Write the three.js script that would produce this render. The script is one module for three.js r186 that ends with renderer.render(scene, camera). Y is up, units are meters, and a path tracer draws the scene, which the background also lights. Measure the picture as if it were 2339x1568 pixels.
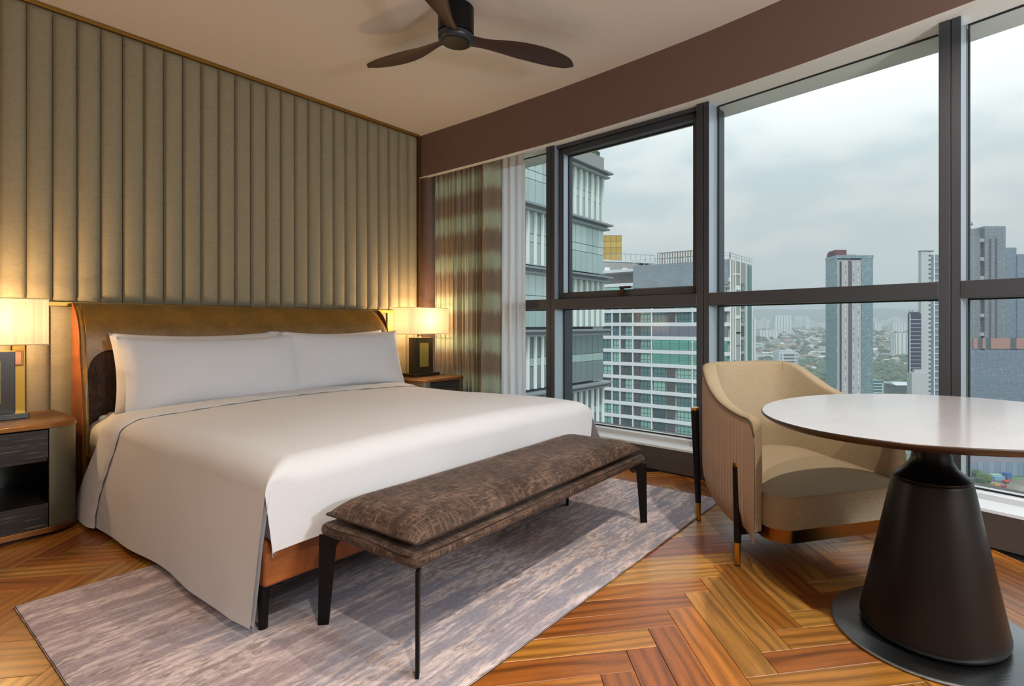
import * as THREE from 'three';
import { RoundedBoxGeometry } from 'three/addons/geometries/RoundedBoxGeometry.js';
import { mergeGeometries, toCreasedNormals } from 'three/addons/utils/BufferGeometryUtils.js';

// ---------------------------------------------------------------- camera, sky, sun, exposure
const scene = new THREE.Scene();
const W = 2339, H = 1568, FOCAL = 1220, YAW = 0.61566;      // X runs along the headboard wall towards the windows, Z from that wall into the room
const camera = new THREE.PerspectiveCamera(2 * Math.atan(H / 2 / FOCAL) * 180 / Math.PI, W / H, 0.05, 30000);
camera.position.set(0, 1.1, 0);
camera.lookAt(Math.cos(YAW), 1.1, -Math.sin(YAW));
camera.setViewOffset(W, H, -157.5, 42, W, H);                // shifted lens, camera held level
const renderer = new THREE.WebGLRenderer();
renderer.toneMapping = THREE.LinearToneMapping;
renderer.toneMappingExposure = 1.0;
renderer.shadowMap.enabled = true;

const SKY = 1.22, SUN = 2.6;
const DOWNLIGHT = 11.5, FILL_GLOBE = 16.5, BEDLAMP = 1.7;            // candela-like strengths of the lamps
const FOG = 0.00026;

// ---------------------------------------------------------------- helpers
let seed = 7;
const rnd = () => { seed = (seed + 0x6D2B79F5) | 0; let t = Math.imul(seed ^ (seed >>> 15), 1 | seed); t = (t + Math.imul(t ^ (t >>> 7), 61 | t)) ^ t; return ((t ^ (t >>> 14)) >>> 0) / 4294967296; };
const rr = (a, b) => a + (b - a) * rnd();
const { lerp, clamp, smoothstep } = THREE.MathUtils;
const ss = (x, a, b) => smoothstep(x, a, b);
const hash = (x, y, z) => { let h = Math.imul(x | 0, 374761393) ^ Math.imul(y | 0, 668265263) ^ Math.imul(z | 0, 2147483647 - 1640531535); h = Math.imul(h ^ (h >>> 13), 1274126177); return ((h ^ (h >>> 16)) >>> 0) / 4294967296; };
const fade = (t) => t * t * (3 - 2 * t);
function vnoise(x, y, z = 0, px = 0, py = 0) {               // value noise; px, py: period in cells, 0 for none
  const ix = Math.floor(x), iy = Math.floor(y), iz = Math.floor(z), fx = fade(x - ix), fy = fade(y - iy), fz = fade(z - iz);
  const m = (v, p) => (p ? ((v % p) + p) % p : v);
  const x0 = m(ix, px), x1 = m(ix + 1, px), y0 = m(iy, py), y1 = m(iy + 1, py);
  const a = lerp(lerp(hash(x0, y0, iz), hash(x1, y0, iz), fx), lerp(hash(x0, y1, iz), hash(x1, y1, iz), fx), fy);
  if (fz === 0) return a;
  const b = lerp(lerp(hash(x0, y0, iz + 1), hash(x1, y0, iz + 1), fx), lerp(hash(x0, y1, iz + 1), hash(x1, y1, iz + 1), fx), fy);
  return lerp(a, b, fz);
}
function fbm(x, y, z = 0, oct = 4, px = 0, py = 0) { let s = 0, a = 0.5, n = 0; for (let i = 0; i < oct; i++) { s += a * vnoise(x, y, z + i * 17, px, py); n += a; a *= 0.5; x *= 2; y *= 2; px *= 2; py *= 2; } return s / n; }

function texture(w, h, fn, srgb = true, rx = 1, ry = 1) {    // fn(u, v) -> [r, g, b] 0..1
  const d = new Uint8Array(w * h * 4);
  for (let y = 0; y < h; y++) for (let x = 0; x < w; x++) {
    const c = fn(x / w, y / h, x, y), o = (y * w + x) * 4;
    for (let k = 0; k < 3; k++) d[o + k] = clamp(Math.round((c.length ? c[k] : c) * 255), 0, 255);
    d[o + 3] = 255;
  }
  const t = new THREE.DataTexture(d, w, h, THREE.RGBAFormat);
  t.wrapS = t.wrapT = THREE.RepeatWrapping; t.magFilter = THREE.LinearFilter; t.minFilter = THREE.LinearMipmapLinearFilter;
  if (srgb) t.colorSpace = THREE.SRGBColorSpace;
  t.repeat.set(rx, ry); t.needsUpdate = true;
  return t;
}
const std = (name, color, roughness = 0.6, metalness = 0, more = {}) => { const m = new THREE.MeshPhysicalMaterial({ color, roughness, metalness, side: THREE.DoubleSide, ...more }); m.name = name; return m; };

const taken = new Map();
function numbered(name) { const n = taken.get(name) ?? 0; taken.set(name, n + 1); return n ? `${name}_${String(n).padStart(3, '0')}` : name; }
function part(name, geo, mat, parent, label, kind) {
  const m = new THREE.Mesh(Array.isArray(geo) ? merge(geo) : geo, mat);
  m.name = numbered(name); m.castShadow = m.receiveShadow = true;
  if (label) m.userData.label = label;
  if (kind) m.userData.kind = kind;
  parent.add(m);
  return m;
}
function thing(name, label, category, pos = [0, 0, 0], turn = 0, group) {
  const g = new THREE.Group(); g.name = numbered(name); g.position.set(...pos); g.rotation.y = turn;
  g.userData = { label, category }; if (group) g.userData.group = group;
  scene.add(g); return g;
}
function struct(name) { const g = new THREE.Group(); g.name = numbered(name); g.userData = { kind: 'structure' }; scene.add(g); return g; }
function copyOf(root, label, pos, turn = 0, group) {
  const c = root.clone(); c.name = numbered(root.name.replace(/_\d{3}$/, ''));
  c.traverse((o) => { if (o !== c && o.name) o.name = numbered(o.name.replace(/_\d{3}$/, '')); });
  c.userData = { ...root.userData, label }; if (group) c.userData.group = group;
  c.position.set(...pos); c.rotation.y = turn; scene.add(c); return c;
}
function merge(list) {
  return mergeGeometries(list.map((g) => { let k = g.index ? g.toNonIndexed() : g; if (!k.attributes.uv) k.setAttribute('uv', new THREE.BufferAttribute(new Float32Array(k.attributes.position.count * 2), 2)); for (const n of Object.keys(k.attributes)) if (!['position', 'normal', 'uv'].includes(n)) k.deleteAttribute(n); return k; }));
}
// box between two corners; r rounds its edges
function bx(x0, x1, y0, y1, z0, z1, r = 0) {
  const w = x1 - x0, h = y1 - y0, d = z1 - z0;
  const g = r ? new RoundedBoxGeometry(w, h, d, 2, Math.min(r, w / 2.01, h / 2.01, d / 2.01)) : new THREE.BoxGeometry(w, h, d);
  return g.translate((x0 + x1) / 2, (y0 + y1) / 2, (z0 + z1) / 2);
}
function boxUV(g, s = 1) {                                   // uv in metres by the dominant axis of each face
  const k = g.index ? g.toNonIndexed() : g, p = k.attributes.position, n = k.attributes.normal, uv = new Float32Array(p.count * 2);
  for (let i = 0; i < p.count; i++) {
    const ax = Math.abs(n.getX(i)), ay = Math.abs(n.getY(i)), az = Math.abs(n.getZ(i));
    const [u, v] = ay >= ax && ay >= az ? [p.getX(i), p.getZ(i)] : ax >= az ? [p.getZ(i), p.getY(i)] : [p.getX(i), p.getY(i)];
    uv[i * 2] = u / s; uv[i * 2 + 1] = v / s;
  }
  k.setAttribute('uv', new THREE.BufferAttribute(uv, 2));
  return k;
}
// grid surface fn(u, v) -> [x, y, z(, tu, tv)]; keep(u, v) drops quads
function grid(nu, nv, fn, keep, us, vs) {
  const pos = [], uv = [], idx = [];
  for (let j = 0; j <= nv; j++) for (let i = 0; i <= nu; i++) {
    const u = us ? us[i] : i / nu, v = vs ? vs[j] : j / nv, p = fn(u, v);
    pos.push(p[0], p[1], p[2]); uv.push(p[3] ?? u, p[4] ?? v);
  }
  for (let j = 0; j < nv; j++) for (let i = 0; i < nu; i++) {
    if (keep && !keep((i + 0.5) / nu, (j + 0.5) / nv)) continue;
    const a = j * (nu + 1) + i, b = a + 1, c = a + nu + 1, d = c + 1;
    idx.push(a, b, d, a, d, c);
  }
  const g = new THREE.BufferGeometry();
  g.setAttribute('position', new THREE.Float32BufferAttribute(pos, 3)); g.setAttribute('uv', new THREE.Float32BufferAttribute(uv, 2));
  g.setIndex(idx); g.computeVertexNormals();
  return g;
}
const tube = (pts, r, seg = 24, rad = 8, closed = false) => new THREE.TubeGeometry(new THREE.CatmullRomCurve3(pts.map((p) => new THREE.Vector3(...p)), closed), seg, r, rad, closed);
const lathe = (pts, seg = 48) => new THREE.LatheGeometry(pts.map((p) => new THREE.Vector2(...p)), seg);
const interp = (tab, x) => { if (x <= tab[0][0]) return tab[0][1]; for (let i = 1; i < tab.length; i++) if (x <= tab[i][0]) { const t = (x - tab[i - 1][0]) / (tab[i][0] - tab[i - 1][0]); return lerp(tab[i - 1][1], tab[i][1], t); } return tab[tab.length - 1][1]; };
const spline = (tab, x) => {                                 // smooth through a table of [x, y]
  const n = tab.length; if (x <= tab[0][0]) return tab[0][1] + (x - tab[0][0]) * (tab[1][1] - tab[0][1]) / (tab[1][0] - tab[0][0]);
  if (x >= tab[n - 1][0]) return tab[n - 1][1] + (x - tab[n - 1][0]) * (tab[n - 1][1] - tab[n - 2][1]) / (tab[n - 1][0] - tab[n - 2][0]);
  let i = 1; while (x > tab[i][0]) i++;
  const s = (k) => (k <= 0 ? (tab[1][1] - tab[0][1]) / (tab[1][0] - tab[0][0]) : k >= n - 1 ? (tab[n - 1][1] - tab[n - 2][1]) / (tab[n - 1][0] - tab[n - 2][0]) : (tab[k + 1][1] - tab[k - 1][1]) / (tab[k + 1][0] - tab[k - 1][0]));
  const h = tab[i][0] - tab[i - 1][0], t = (x - tab[i - 1][0]) / h, t2 = t * t, t3 = t2 * t;
  return (2 * t3 - 3 * t2 + 1) * tab[i - 1][1] + (t3 - 2 * t2 + t) * h * s(i - 1) + (-2 * t3 + 3 * t2) * tab[i][1] + (t3 - t2) * h * s(i);
};
function prism(shape, depth, bevel = 0) { return new THREE.ExtrudeGeometry(shape, { depth, bevelEnabled: bevel > 0, bevelThickness: bevel, bevelSize: bevel, bevelSegments: 2, curveSegments: 16 }); }
const poly = (pts) => new THREE.Shape(pts.map((p) => new THREE.Vector2(...p)));

// sky: bright overcast with soft cloud banks, the same kind of cloud all the way round
{
  const w = 1536, h = 768, d = new Float32Array(w * h * 4);
  for (let row = 0; row < h; row++) {
    const up = ((row + 0.5) / h - 0.5) * Math.PI, y = Math.sin(up);
    for (let col = 0; col < w; col++) {
      const az = ((col + 0.5) / w - 0.5) * 2 * Math.PI, x = Math.cos(az) * Math.cos(up), z = Math.sin(az) * Math.cos(up), o = (row * w + col) * 4;
      const e = Math.max(y, 0), k = 1 / (e + 0.16);
      const bank = fbm(x * k * 1.3 + 11, z * k * 1.3 + 5, 3.2 * e, 6), wisp = fbm(x * k * 3.1 + 40, z * k * 3.1 + 9, 0, 5), soft = fbm(x * 2.2 + 7, z * 2.2 + 3, y * 5, 3);
      const cl = ss(bank * 0.7 + wisp * 0.3, 0.40, 0.64), hi = ss(e, 0, 0.5), grey = ss(soft, 0.35, 0.7);
      const base = [lerp(0.64, 0.42, hi), lerp(0.66, 0.56, hi), lerp(0.635, 0.63, hi)];
      const lit = [lerp(0.74, 0.74, hi), lerp(0.73, 0.78, hi), lerp(0.68, 0.78, hi)];
      const f = (1 + 0.55 * hi * hi) * lerp(0.93, 1.05, grey);
      for (let c = 0; c < 3; c++) d[o + c] = lerp(base[c], lit[c], cl) * f;
      d[o + 3] = 1;
    }
  }
  const t = new THREE.DataTexture(d, w, h, THREE.RGBAFormat, THREE.FloatType);
  t.mapping = THREE.EquirectangularReflectionMapping; t.magFilter = THREE.LinearFilter; t.needsUpdate = true;
  scene.background = t; scene.backgroundIntensity = SKY;
  const sun = new THREE.DirectionalLight(new THREE.Color(1, 0.96, 0.9), SUN);   // veiled sun behind the hotel, far too high and too far round to reach the windows
  sun.position.set(-300, 420, 170); sun.target.position.set(0, 0, 0); sun.shadow.radius = 30; sun.castShadow = true;
  Object.assign(sun.shadow.camera, { left: -700, right: 700, top: 700, bottom: -700, near: 1, far: 2500 });
  scene.add(sun, sun.target);
  scene.fog = new THREE.FogExp2(new THREE.Color(0.88, 0.95, 1.0), FOG);
}
// ---------------------------------------------------------------- materials
const weave = texture(256, 256, (u, v, x, y) => { const a = ((x >> 1) + (y >> 1)) & 1, n = hash(x, y, 1); return 0.42 + 0.22 * a + 0.3 * n; }, false);
const soft = texture(512, 512, (u, v) => { const n = fbm(u * 96, v * 96, 0, 3, 96, 96), b = fbm(u * 8, v * 8, 5, 3, 8, 8); return 0.5 * n + 0.5 * b; }, false);
const grainTex = (seedz, contrast) => texture(1024, 512, (u, v) => {
  const wob = 0.06 * fbm(u * 3, v * 4, seedz, 3, 3, 4), r = v + wob;
  const ring = 0.5 + 0.5 * Math.sin(2 * Math.PI * (r * 9 + 2.2 * fbm(u * 2, v * 3, seedz + 4, 3, 2, 3)));
  const fine = fbm(u * 10, v * 220, seedz + 9, 2, 10, 220), mid = fbm(u * 6, v * 40, seedz + 2, 3, 6, 40), pore = hash(Math.floor(u * 90), Math.floor(v * 512), seedz) > 0.985 ? 0.75 : 1;
  const k = (1 - contrast * (0.45 * ring * ring + 0.5 * mid + 0.35 * fine)) * pore;
  return [k, k * lerp(0.985, 1, k), k * lerp(0.95, 1, k)];
});
const grainA = grainTex(3, 0.34), grainB = grainTex(21, 0.40);
const slubTex = texture(512, 512, (u, v, x, y) => { const a = fbm(u * 12, v * 130, 3, 3, 12, 130), b = fbm(u * 130, v * 16, 8, 2, 130, 16), k = 0.86 + 0.13 * (a - 0.5) + 0.06 * (b - 0.5) + 0.06 * hash(x, y, 2); return [k, k, k * 0.985]; });
const fabricWall = std('olive_wall_fabric', '#a59d86', 0.92, 0, { map: slubTex, bumpMap: weave, bumpScale: 0.0006, sheen: 0.25, sheenColor: new THREE.Color(0.5, 0.48, 0.4), sheenRoughness: 0.6 });
weave.repeat.set(6, 6);
const wallpaper = std('mauve_brown_wallcovering', '#6d564d', 0.85, 0, { bumpMap: soft, bumpScale: 0.0006 });
const paint = std('white_ceiling_paint', '#d6d0c8', 0.9);
const plainWall = std('grey_wall_paint', '#b9b4ac', 0.9);
const soffitMat = std('pale_soffit_paint', '#d9d8d4', 0.7);
const brass = std('aged_brass', '#a5813d', 0.34, 1);
const brightBrass = std('polished_brass', '#c99a45', 0.2, 1);
const bronze = std('brushed_bronze', '#8a5d33', 0.36, 0.9);
const frameMetal = std('grey_bronze_aluminium', '#4a4d54', 0.42, 0.55);
const sillMetal = std('pale_aluminium_sill', '#d5dae0', 0.4, 0.2);  // light aluminium, with the sky it reflects put into its colour
const baseMetal = std('dark_bronze_panel', '#57514d', 0.5, 0.3);
const rubber = std('black_gasket', '#101114', 0.6);
const glass = std('window_glass', new THREE.Color(0.93, 0.965, 0.97), 0, 0, { transmission: 1, ior: 1.5 });
const white = std('white_cotton', '#d6d8de', 0.85, 0, { bumpMap: soft, bumpScale: 0.0004, sheen: 0.3, sheenColor: new THREE.Color(0.8, 0.8, 0.85) });
const sheet = std('white_sheet', '#dddcda', 0.85, 0, { bumpMap: soft, bumpScale: 0.0004 });
const blackMetal = std('black_metal', '#131314', 0.42, 0.6);
const blackLacquer = std('black_lacquer', '#15140f', 0.25, 0, { clearcoat: 0.6, clearcoatRoughness: 0.15 });
const leatherTex = texture(512, 512, (u, v) => { const b = fbm(u * 7, v * 7, 1, 4, 7, 7), s = fbm(u * 40, v * 40, 3, 3, 40, 40), k = 0.70 + 0.34 * b + 0.12 * (s - 0.5); return [k, k * 0.985, k * 0.95]; });
const oliveLeather = std('olive_tan_leather', '#8c6826', 0.36, 0, { map: leatherTex, bumpMap: soft, bumpScale: 0.0004, clearcoat: 0.2, clearcoatRoughness: 0.35 });
const cognacLeather = std('cognac_leather', '#a9602c', 0.4, 0, { map: leatherTex, bumpMap: soft, bumpScale: 0.0004 });
const chenilleTex = texture(1024, 1024, (u, v) => {
  const a = fbm(u * 26, v * 150, 2, 3, 26, 150), b = fbm(u * 150, v * 26, 8, 3, 150, 26), m = fbm(u * 7, v * 7, 4, 3, 7, 7), f = hash(Math.floor(u * 512), Math.floor(v * 512), 2);
  const k = clamp(0.15 + 1.35 * (Math.max(a, b) - 0.48) + 0.5 * (m - 0.4) + 0.22 * (f - 0.5), 0.03, 1);
  return [lerp(0.22, 0.74, k), lerp(0.165, 0.66, k), lerp(0.135, 0.60, k)];
});
const chenille = std('brown_chenille', '#cdbdb3', 0.8, 0, { map: chenilleTex, bumpMap: weave, bumpScale: 0.001, sheen: 0.5, sheenColor: new THREE.Color(0.45, 0.4, 0.38), sheenRoughness: 0.5 });
const darkChenille = std('dark_brown_velvet', '#8a6f60', 0.85, 0, { map: chenilleTex });
const boucleTex = texture(512, 512, (u, v, x, y) => { const a = ((x >> 1) + (y >> 1)) & 1, n = hash(x >> 1, y >> 1, 4), k = 0.84 + 0.1 * a + 0.12 * (n - 0.5); return [k, k, k]; });
const boucle = std('cream_woven_upholstery', '#bdab8e', 0.9, 0, { map: boucleTex, bumpMap: weave, bumpScale: 0.0012 });
const ribbed = std('taupe_velvet', '#a8917f', 0.7, 0, { sheen: 0.6, sheenColor: new THREE.Color(0.5, 0.42, 0.36), sheenRoughness: 0.4 });
const stoneTex = texture(1024, 1024, (u, v) => {
  const n = fbm(u * 4, v * 9, 2, 4, 4, 9), d = Math.abs(v - 0.52 - 0.05 * Math.sin(u * 5) - 0.03 * (fbm(u * 9, 0.3, 1, 3) - 0.5)), vein = 0.05 * (1 - ss(d, 0.0008, 0.003)) * ss(u, 0.25, 0.4) * (1 - ss(u, 0.75, 0.95));
  const k = 0.80 + 0.08 * n + vein; return [k, k * 0.985, k * 0.975];
});
const stone = std('pale_polished_stone', '#cfced4', 0.22, 0, { map: stoneTex, clearcoat: 0.7, clearcoatRoughness: 0.12 });
const darkEdge = std('dark_brown_lacquered_edge', '#33241c', 0.3);
const darkBronze = std('dark_bronze_pedestal', '#15100f', 0.36, 0.4);
const spinTex = texture(256, 1024, (u, v) => 0.35 + 0.5 * hash(0, Math.floor(v * 1024), 3) * (0.6 + 0.4 * hash(1, Math.floor(v * 250), 3)), false);
const spunMetal = std('brushed_gunmetal', '#94979a', 0.36, 1, { anisotropy: 0.7, bumpMap: spinTex, bumpScale: 0.00035 });
const ebonyTex = texture(512, 512, (u, v) => { const s = fbm(u * 5, v * 120, 3, 3, 5, 120), l = ss(s, 0.58, 0.74), k = 0.16 + 0.42 * l; return [k, k * 0.93, k * 0.88]; });
const ebony = std('dark_streaked_wood', '#a8988c', 0.5, 0, { map: ebonyTex });
const walnut = std('dark_walnut_blade', '#4a2d22', 0.5, 0, { map: grainA });
const olivePanel = std('olive_lacquer_panel', '#87803f', 0.4, 0.3);
const shadeTex = texture(512, 64, (u) => { const k = 0.84 + 0.16 * fbm(u * 170, 0.5, 2, 2, 170, 1); return [k, k, k]; });
const shadeMat = std('lamp_shade_silk', '#f6ead4', 0.95, 0, { map: shadeTex, transmission: 0.2, emissive: new THREE.Color(1, 0.66, 0.34), emissiveIntensity: 0.07 });
const bulbMat = std('warm_bulb', '#fff1d8', 0.6, 0, { emissive: new THREE.Color(1, 0.72, 0.4), emissiveIntensity: 6 });
const discMat = std('downlight_glow', '#fff4e4', 0.6, 0, { emissive: new THREE.Color(1, 0.86, 0.68), emissiveIntensity: 5 });
const plumTex = (() => {
  const t = texture(512, 1024, (u, v) => {
    const ph = v * 6.7 + 0.12 * fbm(u * 7, 0.5, 3, 2, 7, 0), f = ph - Math.floor(ph), fine = hash(Math.floor(u * 512), Math.floor(v * 512), 2), streak = fbm(u * 90, v * 26, 4, 3, 90, 26), col = fbm(u * 9, v * 2, 8, 2, 9, 2);
    const g = f + 0.16 * (streak - 0.5) + 0.10 * (fine - 0.5), pale = ss(g, 0.10, 0.34) * (1 - ss(g, 0.52, 0.80));
    const k = clamp(pale * lerp(0.55, 1.1, col) + 0.16 * (streak - 0.5) + 0.10 * (fine - 0.5) + 0.1, 0, 1);
    return [lerp(0.47, 0.64, k), lerp(0.41, 0.71, k), lerp(0.355, 0.63, k)];
  });
  return t;
})();
const drape = std('patterned_drape', '#ffffff', 0.75, 0, { map: plumTex, sheen: 0.35, sheenColor: new THREE.Color(0.55, 0.5, 0.4), sheenRoughness: 0.4 });
const sheer = std('white_sheer', '#eff5fc', 1, 0, { transmission: 0.6 });
const rugTex = texture(2048, 1300, (u, v) => {
  const U = u * 2.82, V = v * 1.79;
  const st = fbm(U * 4, V * 26, 1, 5), st2 = fbm(U * 13 + 3, V * 80, 6, 4), big = fbm(U * 1.5 + 9, V * 2.8 + 4, 2, 4), blot = fbm(U * 34, V * 80, 12, 4), tint = fbm(U * 1.1 + 30, V * 1.7 + 2, 5, 3), fuzz = hash(Math.floor(u * 2048), Math.floor(v * 1300), 3), knap = fbm(U * 90, V * 160, 3, 2);
  const pale = ss(st * 0.45 + st2 * 0.4 + big * 0.3, 0.46, 0.68), dark = ss(st2 * 0.5 + blot * 0.5 + 0.55 * (big - 0.5) + 0.3 * (st - 0.5), 0.53, 0.72), cool = ss(tint, 0.4, 0.62);
  let c = [lerp(lerp(0.64, 0.59, cool), 0.84, pale), lerp(lerp(0.57, 0.58, cool), 0.775, pale), lerp(lerp(0.59, 0.63, cool), 0.775, pale)];
  const d = [0.38, 0.34, 0.33];
  c = c.map((q, i) => lerp(q, d[i], dark * 0.5) + 0.10 * (fuzz - 0.5) + 0.09 * (knap - 0.5));
  return c;
});
const rugMat = std('distressed_rug_pile', '#ffffff', 1, 0, { map: rugTex, bumpMap: soft, bumpScale: 0.003 });
const rugEdge = std('rug_binding', '#4d4038', 0.95);
// ---------------------------------------------------------------- room shell
const CEIL = 3.04, BACK = -4.56, PANEL = -4.5, LEFT = -2.4, REAR = 2.75;
const M = [[3.705, -4.42], [3.67, -2.927], [3.572, -1.476], [3.328, -0.038], [2.965, 1.36], [2.50, 2.72]];      // centre of each mullion's inner face
const bulkX = (z) => spline([[-4.56, 3.532], [-3.5, 3.515], [-3.2, 3.50], [-2.66, 3.480], [-1.54, 3.390], [-1.18, 3.345], [-0.70, 3.265], [0.066, 3.098], [0.9, 2.87], [2.0, 2.50], [2.9, 2.15]], z);
const facX = (z) => interp(M.map(([x, zz]) => [zz, x]), z);

{ // floor: herringbone planks on a slab
  const floor = struct('floor');
  part('floor_slab', bx(LEFT - 0.2, 4.1, -0.25, -0.014, BACK - 0.2, REAR + 0.2), std('floor_screed', '#2a1a10', 0.9), floor);
  const w = 0.1107, L = 0.5355, U0 = 1.5515, V0 = 0.7866, gap = 0.0007, b = 0.0012, q = Math.SQRT1_2;
  const tones = ['#d8923c', '#c67b2e', '#d18a38', '#e3a348', '#b96c2a', '#cf8234', '#dd9c4a', '#ac5f25'];
  const mats = tones.map((c, i) => std('teak_' + ['honey', 'brown', 'amber', 'gold', 'russet', 'tawny', 'straw', 'umber'][i], c, 0.34, 0, { map: i % 2 ? grainA : grainB, clearcoat: 0.35, clearcoatRoughness: 0.28 }));
  const variants = [];
  for (let k = 0; k < 12; k++) {                             // a chamfered board lying along its own x
    const l2 = L / 2 - gap, w2 = w / 2 - gap, ou = rnd(), ov = rnd(), flip = rnd() > 0.5 ? 1 : -1, pos = [], uv = [];
    const P = (x, y, z) => [x, y, z], T = [P(-l2 + b, 0, -w2 + b), P(l2 - b, 0, -w2 + b), P(l2 - b, 0, w2 - b), P(-l2 + b, 0, w2 - b)], R = [P(-l2, -b, -w2), P(l2, -b, -w2), P(l2, -b, w2), P(-l2, -b, w2)], B = R.map(([x, , z]) => [x, -0.014, z]);
    const quad = (a, bb, c, d) => { for (const p of [a, c, bb, a, d, c]) { pos.push(...p); uv.push(ou + flip * p[0] / 1.3, ov + p[2] / 0.42); } };
    quad(T[0], T[1], T[2], T[3]);
    for (let i = 0; i < 4; i++) { const j = (i + 1) % 4; quad(R[i], R[j], T[j], T[i]); quad(B[i], B[j], R[j], R[i]); }
    const g = new THREE.BufferGeometry(); g.setAttribute('position', new THREE.Float32BufferAttribute(pos, 3)); g.setAttribute('uv', new THREE.Float32BufferAttribute(uv, 2)); g.computeVertexNormals();
    variants.push(g);
  }
  const all = [];
  for (let i = -60; i <= 60; i++) for (let j = -14; j <= 14; j++) for (const kind of [0, 1]) {
    const u = U0 + i * w + j * L, v = V0 + i * w - j * L;
    const cu = kind ? u + w / 2 : u + L / 2, cv = kind ? v + w + L / 2 : v + w / 2;
    const x = (cu + cv) * q, z = (cv - cu) * q;
    if (x < LEFT - 0.1 || z < BACK - 0.1 || z > REAR + 0.1 || x > facX(z) + 0.06) continue;
    const f = 0.8164 * x - 0.5775 * z, r = 0.5775 * x + 0.8164 * z, px = 1327 + 1220 * r / Math.max(f, 0.05), py = 742 + 1342 / Math.max(f, 0.05);
    const seen = f > 0.6 && px > -90 && px < 2430 && py < 1680, hidden = (x > 0.6 && x < 3.05 && z > -3.0 && z < -1.45) || (x > 1.0 && x < 2.9 && z < -1.9) || z < -4.4;
    all.push({ x, z, a: kind ? -Math.PI / 4 : Math.PI / 4, d: (seen && !hidden ? 0 : 100) + f + (f < 0 ? 50 : 0) });
  }
  all.sort((a, c) => a.d - c.d);
  const rest = tones.map(() => []);
  all.forEach((o, i) => {
    const t = Math.floor(rnd() * tones.length), g = variants[Math.floor(rnd() * 12)];
    if (i < 295) { const m = part('plank', g, mats[t], floor); m.position.set(o.x, rr(-0.0003, 0.0003), o.z); m.rotation.y = o.a; }
    else rest[t].push(g.clone().rotateY(o.a).translate(o.x, 0, o.z));
  });
  rest.forEach((r, i) => { if (r.length) part('planking', merge(r), mats[i], floor, undefined, 'stuff'); });
}
{ // ceiling with the recessed fittings' openings left to the fittings themselves
  const c = struct('ceiling');
  part('ceiling_board', bx(LEFT - 0.2, 4.1, CEIL, CEIL + 0.2, BACK - 0.2, REAR + 0.2), paint, c);
}
{ const w = struct('wall_left'); part('wall_surface', bx(LEFT - 0.2, LEFT, 0, CEIL, BACK - 0.2, REAR + 0.2), plainWall, w); }
{ const w = struct('wall_rear'); part('wall_surface', bx(LEFT, 2.9, 0, CEIL, REAR, REAR + 0.2), plainWall, w); }
{ // headboard wall: wallcovering, upholstered channels above, wide channels below, brass trims
  const w = struct('wall_back');
  part('wall_surface', boxUV(bx(LEFT, 4.1, 0, CEIL, BACK - 0.2, BACK)), wallpaper, w);
  const S = 0.1121, X0 = 0.689 - 12 * S, n = 37, X1 = X0 + n * S, yb = 1.243, yt = CEIL - 0.026;
  const channel = (x0, x1, y0, y1, bulge) => grid(14, 26, (u, v) => {
    const t = 2 * u - 1, e = Math.min(v * (y1 - y0), (1 - v) * (y1 - y0)) / 0.03, edge = e < 1 ? Math.sqrt(1 - (1 - e) ** 2) : 1;
    const prof = Math.pow(Math.max(0, 1 - Math.pow(Math.abs(t), 2.6)), 0.62);
    return [lerp(x0, x1, u), lerp(y0, y1, v), PANEL - bulge + bulge * prof * lerp(0.25, 1, edge), lerp(x0, x1, u) * 4, lerp(y0, y1, v) * 4];
  }, null, null, Array.from({ length: 27 }, (_, k) => { const t = k / 26; return t < 0.2 ? 0.08 * (t / 0.2) : t > 0.8 ? 0.92 + 0.08 * (t - 0.8) / 0.2 : 0.08 + 0.84 * (t - 0.2) / 0.6; }));
  for (let k = 0; k < n; k++) part('fabric_channel', channel(X0 + k * S + 0.0008, X0 + (k + 1) * S - 0.0008, yb + rr(-0.002, 0.002), yt, 0.034 + rr(-0.002, 0.002)), fabricWall, w);
  const lo = [[X0, 0.07], [0.07, 0.41], [0.41, 0.625], [0.682, 0.789], [0.789, 1.25], [1.25, 1.7], [1.7, 2.15], [2.15, 2.6], [2.6, 3.134], [3.194, 3.36], [3.36, 3.445], [3.445, X1]];
  for (const [a, b] of lo) part('lower_fabric_channel', channel(a + 0.001, b - 0.001, 0.02, 1.212, 0.024), fabricWall, w);
  part('backing_board', bx(X0, X1, 0, CEIL - 0.002, BACK, PANEL - 0.036), std('dark_backing', '#2b261d', 0.9), w);
  part('brass_trim', bx(X0, X1 + 0.012, CEIL - 0.026, CEIL - 0.004, BACK, PANEL + 0.002, 0.001), brass, w);
  part('brass_trim', bx(X1, X1 + 0.012, 0, CEIL - 0.026, BACK, PANEL + 0.002, 0.001), brass, w);
  part('brass_trim', bx(X0, X1, 1.214, 1.240, BACK, PANEL - 0.003, 0.001), brass, w);
  for (const [a, b] of [[0.627, 0.680], [3.136, 3.192]]) part('brass_strip', bx(a, b, 0.02, 1.212, BACK, PANEL - 0.006, 0.001), brass, w);
}
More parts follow.
